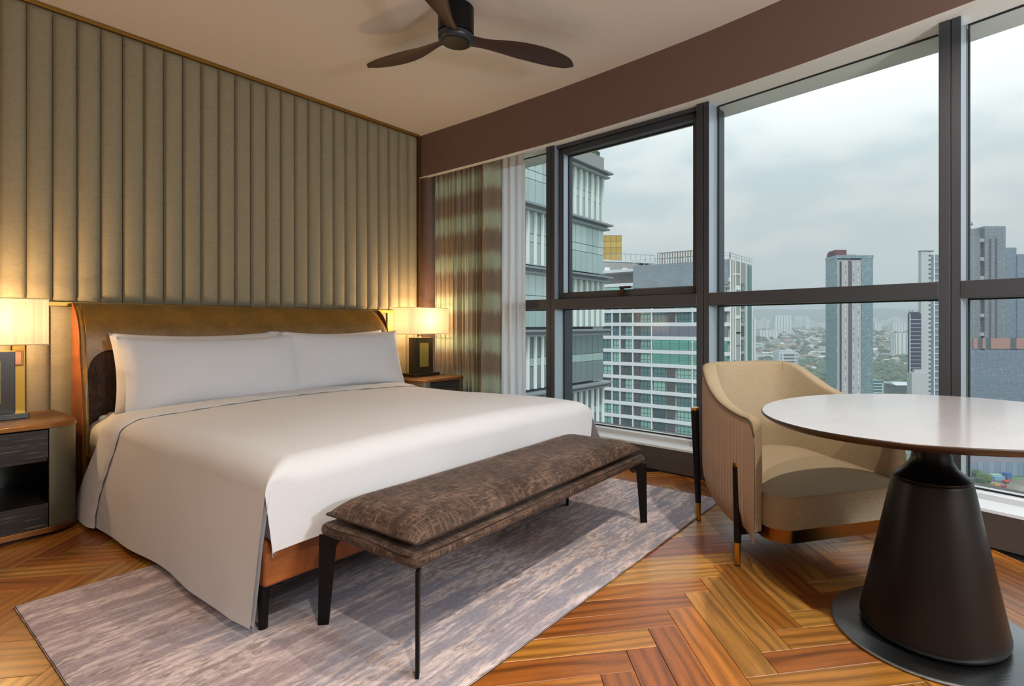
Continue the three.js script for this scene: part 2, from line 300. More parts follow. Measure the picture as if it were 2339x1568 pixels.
{ // window wall: curved bulkhead and the flat soffit behind it
  const w = struct('wall_window'), n = 60, z0 = BACK, z1 = REAR;
  const strip = (f) => grid(1, n, (u, v) => f(u, lerp(z0, z1, v)), null);
  const yb = 2.615, ys = 2.667, th = 0.055;
  part('bulkhead', [strip((u, z) => [bulkX(z), lerp(yb, CEIL, u), z, z * 1, lerp(yb, CEIL, u)])], wallpaper, w);
  part('bulkhead_edge', [strip((u, z) => [bulkX(z) + u * th, yb, z]), strip((u, z) => [bulkX(z) + th, lerp(yb, ys, u), z])], soffitMat, w);
  part('soffit', [strip((u, z) => [lerp(bulkX(z) + th, facX(z) + 0.36, u), ys, z]), strip((u, z) => [facX(z) + 0.36, lerp(ys, CEIL, u), z])], soffitMat, w);
}
// the glazed bays
const inward = (i) => { const [ax, az] = M[i], [bx_, bz] = M[i + 1], l = Math.hypot(bx_ - ax, bz - az); return { l, t: [(bx_ - ax) / l, (bz - az) / l], n: [(bz - az) / l, -(bx_ - ax) / l] }; };
const jambGlare = std('pale_blue_jamb', '#b4c3d2', 0.32, 0.45);  // pale blue stands in for sky glare on the dark frame sides
const TR0 = 1.2357, TR1 = 1.3225, SILL = 0.194, GB = 0.252, GT = 2.667, GD = 0.13, MW = 0.095;
for (let i = 0; i < M.length - 1; i++) {
  const { l, t } = inward(i), win = struct('window_' + (i + 1));
  win.position.set(M[i][0], 0, M[i][1]);
  win.rotation.y = Math.atan2(t[0], t[1]);                    // local z runs along the bay, local x points outdoors
  const a = i === 0 ? -0.05 : MW / 2, b = l - MW / 2;
  const fr = (name, x0, x1, y0, y1, z0, z1, mat = frameMetal, r = 0.003) => part(name, bx(x0, x1, y0, y1, z0, z1, r), mat, win);
  fr('transom', 0, 0.19, TR0, TR1, a, b);
  part('pane', new THREE.PlaneGeometry(b - a, TR0 - GB + 0.02).rotateY(-Math.PI / 2).translate(GD, (TR0 + GB) / 2, (a + b) / 2), glass, win);
  const gk = (y0, y1) => [bx(GD - 0.006, GD + 0.004, y0, y0 + 0.008, a, b), bx(GD - 0.006, GD + 0.004, y1 - 0.008, y1, a, b), bx(GD - 0.006, GD + 0.004, y0, y1, a, a + 0.007), bx(GD - 0.006, GD + 0.004, y0, y1, b - 0.007, b)];
  part('gasket', gk(GB, TR0), rubber, win);
  if (i === 1) {                                             // this bay opens: a sash in the upper light
    const y0 = TR1 + 0.004, y1 = 2.635, f = 0.05, x0 = 0.05, x1 = 0.15, z0 = a + 0.012, z1 = b - 0.004;
    fr('head_frame', 0.03, 0.19, y1 + 0.003, GT, a, b);
    const sash = part('opening_sash', [bx(x0, x1, y0, y0 + f, z0, z1, 0.004), bx(x0, x1, y1 - f, y1, z0, z1, 0.004), bx(x0, x1, y0, y1, z0, z0 + f, 0.004), bx(x0, x1, y0, y1, z1 - f, z1, 0.004)], frameMetal, win);
    part('sash_pane', new THREE.PlaneGeometry(z1 - z0 - 2 * f + 0.02, y1 - y0 - 2 * f + 0.02).rotateY(-Math.PI / 2).translate(x0 + 0.07, (y0 + y1) / 2, (z0 + z1) / 2), glass, sash);
    part('sash_gasket', [bx(x0 + 0.064, x0 + 0.076, y0 + f, y0 + f + 0.008, z0, z1), bx(x0 + 0.064, x0 + 0.076, y1 - f - 0.008, y1 - f, z0, z1), bx(x0 + 0.064, x0 + 0.076, y0, y1, z0 + f, z0 + f + 0.007), bx(x0 + 0.064, x0 + 0.076, y0, y1, z1 - f - 0.007, z1 - f)], rubber, sash);
    part('sash_jamb', bx(x0 + 0.004, x0 + 0.062, y0 + f, y1 - f, z0 + f, z0 + f + 0.0015), jambGlare, sash, 'sky glare on the inner face of the sash, put into a pale strip');  // pale strip painted as sky glare, the sash itself is dark
    const hz = 0.745, hm = std('brown_handle', '#2c1a12', 0.4, 0.3);
    part('sash_handle', [bx(x0 - 0.012, x0, y0 + 0.006, y0 + 0.03, hz - 0.045, hz + 0.045, 0.003), bx(x0 - 0.03, x0 - 0.005, y0 + 0.02, y0 + 0.062, hz - 0.016, hz + 0.014, 0.004), bx(x0 - 0.035, x0 - 0.012, y0 + 0.06, y0 + 0.078, hz - 0.02, hz + 0.085, 0.005)], hm, sash);
  } else {
    part('pane', new THREE.PlaneGeometry(b - a, GT - TR1 + 0.01).rotateY(-Math.PI / 2).translate(GD, (TR1 + GT) / 2, (a + b) / 2), glass, win);
    part('gasket', gk(TR1, GT), rubber, win);
  }
  for (const s of i === 0 ? [1] : i === M.length - 2 ? [0, 1] : [1]) {   // mullion: two halves with a dark joint
    const z = s ? l : 0, y1 = GT + 0.02, w2 = MW / 2;
    if (i === 0 || s) { const m = part('mullion', [bx(0, 0.26, 0, y1, z - w2, z + 0.002, 0.002), bx(0.001, 0.26, 0, y1, z + 0.008, z + w2, 0.002), bx(0.012, 0.25, 0, y1, z, z + 0.01)], frameMetal, win); part('jamb_cover', [bx(0.004, GD - 0.008, GB, GT, z + w2, z + w2 + 0.0015), bx(0.004, GD - 0.008, GB, GT, z - w2 - 0.0015, z - w2)], jambGlare, m, 'sky glare on the side of the mullion, put into a pale strip'); }  // pale strips painted as sky glare, the mullion sides are dark metal
  }
  // sill ledge and skirting panels under the glass
  part('sill', [prism(poly([[-0.002, SILL - 0.014], [0.002, SILL], [0.085, SILL + 0.022], [0.088, GB - 0.008], [0.13, GB], [0.2, GB], [0.2, SILL - 0.02]]), b - a + 0.0).rotateY(0).translate(0, 0, a)], sillMetal, win);
  const cuts = i === 1 ? [0, 0.63, 1] : [0, 0.5, 1];
  for (let k = 0; k < 2; k++) part('skirting_panel', bx(0, 0.02, 0.012, SILL - 0.012, lerp(-0.002, l, cuts[k]) + 0.001, lerp(0, l + 0.002, cuts[k + 1]) - 0.001, 0.001), baseMetal, win);
  part('skirting_plinth', bx(0.008, 0.34, -0.2, 0.013, -0.01, l + 0.01), rubber, win);
  part('spandrel_back', bx(0.2, 0.34, -0.2, GB - 0.02, -0.03, l + 0.03), baseMetal, win);
}
{ // short returns that close the window wall at both ends
  const w = struct('wall_window_end');
  part('wall_surface', bx(3.56, 4.1, 0, CEIL, BACK - 0.05, M[0][1] - 0.04), wallpaper, w);
}
// ---------------------------------------------------------------- bed
const BX0 = 0.90, BX1 = 2.95, FOOT = -1.945;
{
  const bed = thing('bed', 'king bed with a curved olive leather headboard and low cognac leather base on black legs', 'bed', [1.93, 0, -3.2]);
  const loc = (g) => g.translate(-1.93, 0, 3.2), hx0 = 0.872, hx1 = 2.985;
  // headboard shell: front face swept along x, a rounded recess cut into its lower middle
  const zf = (y) => spline([[0.0, -4.185], [0.3, -4.19], [0.576, -4.206], [0.768, -4.232], [0.871, -4.256], [0.949, -4.268], [1.03, -4.278], [1.092, -4.296], [1.145, -4.326], [1.19, -4.362], [1.222, -4.402], [1.236, -4.435]], y);
  const top = 1.236, rec = 0.945, wing = 0.028, rad = 0.13;
  const low = (x) => { const d = Math.min(x - hx0, hx1 - x); if (d < wing) return 0.05; const t = Math.min(1, (d - wing) / rad); return rec - 0.16 + 0.16 * Math.sqrt(1 - (1 - t) ** 2.4) - 0.0 * t; };
  const xs = []; { const half = []; for (let k = 0; k <= 3; k++) half.push(hx0 + wing * k / 3.0001); for (let k = 1; k <= 14; k++) half.push(hx0 + wing + 0.0001 + rad * (1 - Math.cos(k / 14 * Math.PI / 2))); for (let k = 1; k <= 10; k++) half.push(lerp(hx0 + wing + rad, (hx0 + hx1) / 2, k / 10)); xs.push(...half, ...half.slice(0, -1).reverse().map((x) => hx0 + hx1 - x)); }
  const us = xs.map((x) => (x - hx0) / (hx1 - hx0)), seam = 1.868;
  const front = grid(us.length - 1, 30, (u, v) => {
    const x = lerp(hx0, hx1, u), y = lerp(low(x), top, v), e = Math.min(x - hx0, hx1 - x), rd = e < 0.02 ? 0.012 * (1 - Math.sqrt(1 - (1 - e / 0.02) ** 2)) : 0, cr = Math.max(0, 0.10 - e);
    const drop = x > 2.6 ? 0.10 * (1 - Math.sqrt(Math.max(0, 1 - (cr / 0.10) ** 2))) * ss(y, 1.0, top) : 0;
    return [x, y - drop, zf(y) - rd - (Math.abs(x - seam) < 0.008 ? 0.003 : 0), x * 1.6, y * 1.6];
  }, null, us);
  const back = grid(us.length - 1, 1, (u, v) => { const x = lerp(hx0, hx1, u); return [x, lerp(low(x), top, v), -4.45, x, v]; }, null, us);
  const under = grid(us.length - 1, 1, (u, v) => { const x = lerp(hx0, hx1, u), y = low(x); return [x, y, lerp(-4.45, zf(y), v), x, v]; }, null, us);
  part('headboard', [loc(front), loc(back), loc(under)], oliveLeather, bed, 'olive tan leather headboard rolling forward at its top');
  const side = (x) => grid(1, 24, (u, v) => { const y = lerp(0.05, top, v); return [x, y, lerp(-4.45, zf(y), u), u * 0.3, y]; });
  for (const x of [hx0, hx1]) {
    part('headboard_side', loc(side(x)), cognacLeather, bed, 'cognac leather side of the headboard');
    part('piping', loc(tube(Array.from({ length: 14 }, (_, k) => { const y = lerp(0.08, 1.225, k / 13); return [x, y, zf(y) - 0.006]; }), 0.004, 40, 6)), cognacLeather, bed);
  }
  part('headboard_inset', loc(boxUV(bx(hx0 + wing, hx1 - wing, 0.05, rec + 0.02, -4.45, -4.285, 0.01), 0.6)), darkChenille, bed, 'dark brown woven inset in the headboard');
  const rail = (x0, x1, z0, z1) => loc(boxUV(bx(x0, x1, 0.172, 0.335, z0, z1, 0.014), 0.6));
  part('base_rail', rail(0.885, 2.965, -2.035, -1.985), cognacLeather, bed);
  part('base_rail', rail(0.885, 0.93, -4.3, -2.04), cognacLeather, bed);
  part('base_rail', rail(2.92, 2.965, -4.3, -2.04), cognacLeather, bed);
  part('slat_base', loc(bx(0.93, 2.92, 0.2, 0.28, -4.28, -2.04)), std('dark_ply', '#241811', 0.8), bed);
  for (const [x, z] of [[0.905, -2.035], [2.945, -2.035], [0.905, -3.2], [2.945, -3.2]]) part('leg', loc(new THREE.CylinderGeometry(0.021, 0.015, 0.165, 16).translate(x, 0.0945, z)), blackMetal, bed);
  // mattress in its fitted sheet, soft rounded sides
  const mp = [[0, 0.285], [0.03, 0.27], [0.0, 0.33], [-0.02, 0.42], [0.0, 0.5], [0.05, 0.548], [0.12, 0.562]];
  const mat = grid(60, 26, (u, v) => {
    const z = lerp(-4.27, -1.99, v), half = 1.0, k = 2 * u - 1, a = Math.abs(k);
    let x, y;
    if (a > 0.7) { const t = (1 - a) / 0.3; x = half + 0.012 + 0.018 * Math.sin(Math.PI * clamp(t * 1.25, 0, 1)) - (t > 0.75 ? 0 : 0) - 0.09 * ss(t, 0.62, 1) ** 2; y = 0.285 + 0.275 * Math.pow(t, 0.9); } else { x = lerp(0, half - 0.078, a / 0.7); y = 0.56 + 0.012 * (1 - (a / 0.7) ** 2); }
    const pucker = a > 0.7 ? 0.004 * Math.sin(z * 70) * (1 - (1 - a) / 0.3) : 0;
    return [1.93 + Math.sign(k) * (x + pucker), y, z, x * 3, z * 3];
  });
  const head = bx(0.95, 2.91, 0.285, 0.55, -4.275, -4.22, 0.04), foot = bx(0.95, 2.91, 0.285, 0.55, -2.04, -1.985, 0.04);
  part('mattress', [loc(mat), loc(head), loc(foot)], sheet, bed, 'white mattress in a fitted sheet');
}
{ // duvet: one sheet draped over both sides and the foot, turned back at the head
  const d = thing('duvet', 'white duvet spread over the bed, hanging to the floor with its top edge turned back', 'duvet', [1.93, 0.6, -2.9]);
  const loc = (g) => g.translate(-1.93, -0.6, 2.9);
  const TOP = 0.612, R = 0.10;
  // cross-section by arclength share u: 0 left hem .. 1 right hem
  const sec = (u, z) => {
    const uL = 0.2, uR = 0.8, f = ss(z, -2.6, FOOT), hemL = interp([[-4.0, 0.02], [-3.4, 0.035], [-2.7, 0.05], [-2.2, 0.055], [-1.9, 0.05]], z), xl = BX0 + 0.005, xr = BX1 - 0.05;
    const sag = -0.014 * Math.exp(-(((z + 2.9) / 0.5) ** 2)) + 0.012 * Math.sin(z * 2.3 + 1);
    if (u < uL) { const t = u / uL, y = lerp(hemL, TOP - R, t), wave = 0.012 * Math.sin(z * 4.2 + 1.0) * (1 - t) + 0.006 * Math.sin(z * 9 + 2) * (1 - t) ** 2; return [xl - 0.075 + 0.042 * t - 0.012 * Math.sin(t * Math.PI) + wave, y]; }
    if (u > uR) { const t = (1 - u) / (1 - uR), y = lerp(0.07, TOP - R - 0.015, t), wave = 0.02 * Math.sin(z * 5 + 2) * (1 - t) + 0.02 * f * (1 - t); return [xr + 0.03 + 0.21 * (1 - t) - 0.05 * t + wave, y]; }
    const t = (u - uL) / (uR - uL), c = 0.14;
    if (t < c) { const a = t / c * Math.PI / 2; return [xl - 0.033 + R * 1.25 * (1 - Math.cos(a)), TOP - R + R * Math.sin(a) + sag * Math.sin(a)]; }
    if (t > 1 - c) { const a = (1 - t) / c * Math.PI / 2; return [xr - 0.02 - R * 1.6 * (1 - Math.cos(a)), TOP - R - 0.015 + (R + 0.015) * Math.sin(a) + sag * Math.sin(a)]; }
    const k = (t - c) / (1 - 2 * c), puff = 0.022 * Math.sin(Math.PI * k);
    return [lerp(xl - 0.033 + R * 1.25, xr - 0.02 - R * 1.6, k), TOP + puff + sag];
  };
  const wrinkle = (x, z) => 0.006 * (fbm(x * 3, z * 2.2, 3, 3) - 0.5) + 0.0025 * (fbm(x * 14, z * 6, 7, 2) - 0.5);
  const zHead = -3.76, RF = 0.10;
  const skin = (o) => {
    const f = (u, z) => { const [x, y] = sec(u, z), e = 1e-3, a = sec(Math.max(0, u - e), z), b = sec(Math.min(1, u + e), z), nx = -(b[1] - a[1]), ny = b[0] - a[0], l = Math.hypot(nx, ny) || 1, w = wrinkle(x + y, z) - o; return [x + nx / l * w, y + ny / l * w]; };
    const zEnd = (u) => {                                       // where the sheet's foot edge begins to fall
      if (u <= 0.2) { const t = u / 0.2; return FOOT - 0.045 * (1 - t) + 0.02 * Math.sin(Math.PI * t); }
      if (u >= 0.8) return FOOT;
      const k = clamp(Math.min(u - 0.2, 0.8 - u) / 0.084, 0, 1); return FOOT - RF * (1 - Math.cos(k * Math.PI / 2));
    };
    const main = grid(160, 70, (u, v) => {
      const sideL = 1 - ss(u, 0.02, 0.24), lean = u < 0.5 ? 0.16 * (1 - ss(u, 0, 0.3)) : 0.06 * ss(u, 0.8, 1);
      const z = lerp(zHead - lean, zEnd(u), v), [x, y] = f(u, z), tip = u < 0.2 ? ss(z, -2.15, FOOT) * (1 - u / 0.2) : 0;
      return [x + 0.022 * tip + 0.004 * Math.sin(v * 9) * sideL, y, z, u * 9, v * 5];
    });
    const foot = grid(120, 36, (u, v) => {
      const uu = lerp(0.2, 0.8, u), z0 = zEnd(uu), [x0, y0] = f(uu, z0), rf = FOOT - z0, arc = rf * Math.PI / 2, edge = Math.min(u, 1 - u);
      const hem = 0.312 + 0.010 * Math.sin(x0 * 6) - 0.02 * ss(0.06 - edge, 0, 0.06), fall = Math.max(0.02, y0 - rf - hem), k = v * (arc + fall);
      if (k < arc) { const a = k / rf; return [x0, y0 - rf * (1 - Math.cos(a)), z0 + rf * Math.sin(a) - o, uu * 9, 5 + v * 2]; }
      const q = (k - arc) / fall;
      return [x0 + 0.03 * q * (u < 0.5 ? ss(0.08 - edge, 0, 0.08) : -ss(0.08 - edge, 0, 0.08)), y0 - rf - (k - arc), FOOT - o + q * (0.012 * Math.sin(x0 * 5 + 1) + 0.004 * Math.sin(x0 * 17)), uu * 9, 5 + v * 2];
    });
    return [main, foot];
  };
  const outer = skin(0), inner = skin(0.014);
  part('duvet_cover', [...outer.map(loc), ...inner.map(loc)], white, d);
  // turned-back top: a band lying on the cover, its front edge a soft roll, leaning towards the pillows down the side
  const band = grid(150, 16, (u, v) => {
    const lean = 0.46 * (1 - ss(u, 0.0, 0.2)) + 0.0, top = ss(u, 0.12, 0.3) * (1 - ss(u, 0.85, 1));
    const zc = 0.1 * ss(u, 0.8, 0.9) + lerp(-3.84, -3.545, v) - lean * lerp(0.55, 0.36, v) + 0.10 * (u - 0.5) * top * -0.6 + (u > 0.2 ? -0.10 * ss(u, 0.24, 0.5) * (1 - ss(u, 0.7, 0.95)) * 0.9 : 0);
    const [x, y] = sec(u, Math.max(zc, -3.9)), e = 1e-3, a = sec(Math.max(0, u - e), -3.6), b = sec(Math.min(1, u + e), -3.6), nx = -(b[1] - a[1]), ny = b[0] - a[0], l = Math.hypot(nx, ny);
    const t = v * Math.PI, roll = 0.004 + 0.02 * Math.pow(Math.sin(clamp(v, 0, 1) * Math.PI), 0.5) * (0.55 + 0.45 * v) + 0.0016 * Math.sin(u * 160 + v * 3) * ss(v, 0.6, 1);
    return [x + nx / l * roll, y + ny / l * roll, zc, u * 9, v];
  });
  part('turned_back_edge', loc(band), white, d);
}
{ // four pillows leaning on the headboard, two behind two
  const pillowGeo = (w, h, t, sd) => {
    const one = (s) => grid(36, 26, (u, v) => {
      const a = 2 * u - 1, b = 2 * v - 1, ex = 1 - Math.pow(Math.abs(a), 3.2), ey = 1 - Math.pow(Math.abs(b), 2.6), th = Math.pow(Math.max(0, ex * ey), 0.52);
      const pinX = 1 - 0.045 * (1 - b * b), pinY = 1 - 0.12 * (1 - a * a);
      const cr = 0.006 * (fbm(a * 3 + sd, b * 3, sd, 3) - 0.5) + 0.004 * Math.sin((a * 8 + b * 14) + sd) * Math.pow(Math.abs(a * b), 2);
      return [a * w / 2 * pinX, b * h / 2 * pinY, s * (t / 2 * th + cr * th * 2), a * 2, b * 2];
    });
    return [one(1), one(-1)];
  };
  const G = 'white pillows against the headboard';
  const put = (label, x, y, z, tilt, turn, sd, w = 1.0) => {
    const p = thing('pillow', label, 'pillow', [x, y, z], 0, G);
    p.rotation.set(-tilt, turn, 0, 'YXZ');
    part('pillow_case', pillowGeo(w, 0.50, 0.19, sd), white, p);
  };
  put('white pillow at the back left, mostly hidden behind the front left pillow', 1.495, 0.805, -4.185, 0.22, 0.015, 3, 1.0);
  put('white pillow at the back right, mostly hidden behind the front right pillow', 2.40, 0.808, -4.185, 0.22, -0.01, 8, 0.96);
  put('front right white pillow, the one nearer the curtains', 2.455, 0.808, -4.045, 0.27, 0.0, 5, 0.99);
  put('front left white pillow, its right corner overlapping the other front pillow', 1.52, 0.79, -4.01, 0.27, 0.03, 1, 1.06);
}
// ---------------------------------------------------------------- nightstands and lamps
{
  const w = 0.62, d = 0.63, h = 0.585, r = 0.13;
  const plan = (k, rr_ = r) => { const s = new THREE.Shape(), x0 = -w / 2 + k, x1 = w / 2 - k, f = d / 2 - k, b = -d / 2 + (k ? 0.004 : 0); s.moveTo(x0, -b); s.lineTo(x0, -(f - rr_)); s.absarc(x0 + rr_, -(f - rr_), rr_, Math.PI, 1.5 * Math.PI, false); s.lineTo(x1 - rr_, -f); s.absarc(x1 - rr_, -(f - rr_), rr_, 1.5 * Math.PI, 2 * Math.PI, false); s.lineTo(x1, -b); s.closePath(); return s; };
  const slab = (k, y0, y1, bev = 0) => prism(plan(k), y1 - y0 - 2 * bev, bev).rotateX(-Math.PI / 2).translate(0, y0 + bev, 0);
  const n = thing('nightstand', 'dark nightstand with rounded bronze corners, left of the bed below the larger lamp', 'nightstand', [0.49, 0, -4.165], 0, 'nightstands beside the bed');
  part('top', slab(0.003, h - 0.024, h, 0.003), bronze, n);
  part('top_inlay', slab(0.03, h, h + 0.0015), std('warm_wood_inlay', '#8a6138', 0.4, 0, { map: grainA }), n);
  part('plinth', slab(0.004, 0.02, 0.05, 0.002), bronze, n);
  part('foot', slab(0.05, 0, 0.02), blackMetal, n);
  const curve = (s) => { const out = []; const sh = (k) => grid(12, 1, (u, v) => { const a = u * Math.PI / 2, q = r - k; return [s * (w / 2 - r + q * Math.sin(a)) , lerp(0.05, h - 0.024, v), d / 2 - r + q * Math.cos(a), u * 0.2, v * 0.5]; }); out.push(sh(0.006), sh(0.02)); out.push(grid(1, 1, (u, v) => [s * (w / 2 - r), lerp(0.05, h - 0.024, v), d / 2 - 0.006 - 0.02 * u])); return out; };
  const corner = std('bronze_corner_panel', '#6f6a58', 0.38, 0.7);
  for (const s of [-1, 1]) { part('corner_panel', curve(s), corner, n); part('side_panel', bx(s > 0 ? w / 2 - 0.02 : -w / 2 + 0.006, s > 0 ? w / 2 - 0.006 : -w / 2 + 0.02, 0.05, h - 0.024, -d / 2 + 0.004, d / 2 - r), corner, n); }
  const f0 = -w / 2 + r + 0.004, f1 = w / 2 - r - 0.004;
  const dr = part('drawer', boxUV(bx(f0, f1, 0.41, h - 0.03, d / 2 - 0.03, d / 2 - 0.005, 0.002), 0.6), ebony, n);
  part('drawer_box', bx(f0, f1, 0.39, 0.41, -d / 2 + 0.02, d / 2 - 0.03), blackLacquer, n);
  part('back_panel', bx(-w / 2 + 0.02, w / 2 - 0.02, 0.05, h - 0.024, -d / 2 + 0.004, -d / 2 + 0.02), blackLacquer, n);
  part('lower_front', boxUV(bx(f0, f1, 0.05, 0.175, d / 2 - 0.03, d / 2 - 0.005, 0.002), 0.6), ebony, n);
  part('shelf', bx(f0, f1, 0.15, 0.17, -d / 2 + 0.02, d / 2 - 0.03), ebony, n);
  const n2 = copyOf(n, 'dark nightstand with rounded bronze corners, right of the bed in front of the patterned curtain', [3.29, 0, -4.165], 0, 'nightstands beside the bed');
  n2.scale.set(0.93, 0.605 / 0.585, 1);

  const l = thing('table_lamp', 'lit bedside lamp with cream box shade, cut off by the left edge of the photo', 'lamp', [0.49, 0.5865, -4.245], 0, 'bedside lamps');
  part('base', bx(-0.155, 0.155, 0, 0.031, -0.085, 0.085, 0.004), blackLacquer, l);
  const body = part('stem_block', bx(-0.107, 0.107, 0.031, 0.368, -0.05, 0.045, 0.003), blackLacquer, l);
  part('inset_frame', [bx(-0.09, 0.09, 0.33, 0.333, 0.0445, 0.046), bx(-0.09, -0.0885, 0.06, 0.333, 0.0445, 0.046), bx(0.0885, 0.09, 0.06, 0.333, 0.0445, 0.046)], std('thin_bronze_line', '#5a4a30', 0.4, 0.8), l);
  part('inset_panel', bx(-0.052, 0.052, 0.088, 0.318, 0.04, 0.0465, 0.001), olivePanel, l, 'olive panel set in the black block');
  part('rim', bx(-0.107, 0.107, 0.366, 0.370, -0.05, 0.045), brass, l);
  part('neck', [new THREE.CylinderGeometry(0.0055, 0.0055, 0.12, 12).translate(0, 0.42, -0.02), new THREE.CylinderGeometry(0.018, 0.02, 0.008, 20).translate(0, 0.374, -0.02)], std('steel_neck', '#b8b5ad', 0.25, 1), l);
  part('socket', new THREE.CylinderGeometry(0.018, 0.018, 0.05, 16).translate(0, 0.49, -0.02), blackMetal, l);
  const bulb = part('bulb', new THREE.SphereGeometry(0.03, 20, 14).translate(0, 0.535, -0.02), bulbMat, l);
  const sx = 0.222, sz = 0.135, y0 = 0.402, y1 = 0.657, t = 0.0012;
  const wall = (x0, z0, x1, z1) => grid(1, 1, (u, v) => [lerp(x0, x1, u), lerp(y0, y1, v), lerp(z0, z1, u), u * Math.hypot(x1 - x0, z1 - z0), v * 0.25]);
  part('shade', [wall(-sx, sz, sx, sz), wall(sx, sz, sx, -sz), wall(sx, -sz, -sx, -sz), wall(-sx, -sz, -sx, sz)], shadeMat, l, 'glowing cream silk box shade');
  const edge = (y) => [bx(-sx, sx, y - 0.003, y + 0.003, sz - 0.002, sz + 0.0015), bx(-sx, sx, y - 0.003, y + 0.003, -sz - 0.0015, -sz + 0.002), bx(-sx - 0.0015, -sx + 0.002, y - 0.003, y + 0.003, -sz, sz), bx(sx - 0.002, sx + 0.0015, y - 0.003, y + 0.003, -sz, sz)];
  for (const y of [y0 + 0.003, y1 - 0.003]) part('shade_trim', edge(y), std('cream_trim', '#e8d4a8', 0.8), l);
  part('shade_carrier', [bx(-sx, sx, y1 - 0.012, y1 - 0.009, -0.022, -0.018), new THREE.CylinderGeometry(0.004, 0.004, 0.14, 8).translate(0, y1 - 0.08, -0.045)], blackMetal, l);
  const l2 = copyOf(l, 'lit bedside lamp with cream box shade in front of the patterned curtain', [3.325, 0.6065, -4.245], 0, 'bedside lamps');
  for (const p of [[0.49, 0.5865], [3.325, 0.6065]]) {
    const light = new THREE.PointLight(new THREE.Color(1, 0.64, 0.32), BEDLAMP, 0, 2);
    light.position.set(p[0], p[1] + 0.535, -4.265); light.castShadow = true; light.shadow.radius = 1.5; scene.add(light);
  }
}
{ // wall switch behind the left lamp
  const s = thing('wall_switch', 'bronze double rocker switch on the wall behind the left lamp', 'switch', [0.618, 0.902, PANEL - 0.004]);
  part('switch_plate', [bx(-0.055, 0.055, -0.046, 0.046, 0, 0.008, 0.003)], std('bronze_plate', '#7d5c38', 0.4, 0.6), s);
  for (const k of [-1, 1]) part('rocker', bx(k < 0 ? -0.045 : 0.001, k < 0 ? -0.001 : 0.045, -0.036, 0.036, 0.006, 0.012, 0.002), std('pink_bronze_rocker', '#a07a62', 0.45, 0.3), s);
}
// ---------------------------------------------------------------- rug and bench
{
  const r = thing('rug', 'large distressed lilac grey rug under the bed foot and the bench', 'rug', [1.83, 0, -2.1]);
  const x0 = -1.41, x1 = 1.41, z0 = -0.895, z1 = 0.89, h = 0.012;
  const wob = (a) => 0.0035 * (fbm(a * 9, 0.5, 2, 3) - 0.5);
  const top = grid(110, 70, (u, v) => { const x = lerp(x0, x1, u), z = lerp(z0, z1, v), e = Math.min(x - x0, x1 - x, z - z0, z1 - z), rd = e < 0.01 ? 0.006 * (1 - e / 0.01) : 0; return [x + (u === 0 || u === 1 ? wob(z) : 0), h - rd + 0.0008 * (fbm(x * 30, z * 30, 1, 2) - 0.5), z + (v === 0 || v === 1 ? wob(x) : 0), u, v]; });
  part('pile', top, rugMat, r);
  part('binding', bx(x0 + 0.002, x1 - 0.002, 0, h - 0.005, z0 + 0.002, z1 - 0.002), rugEdge, r);
}
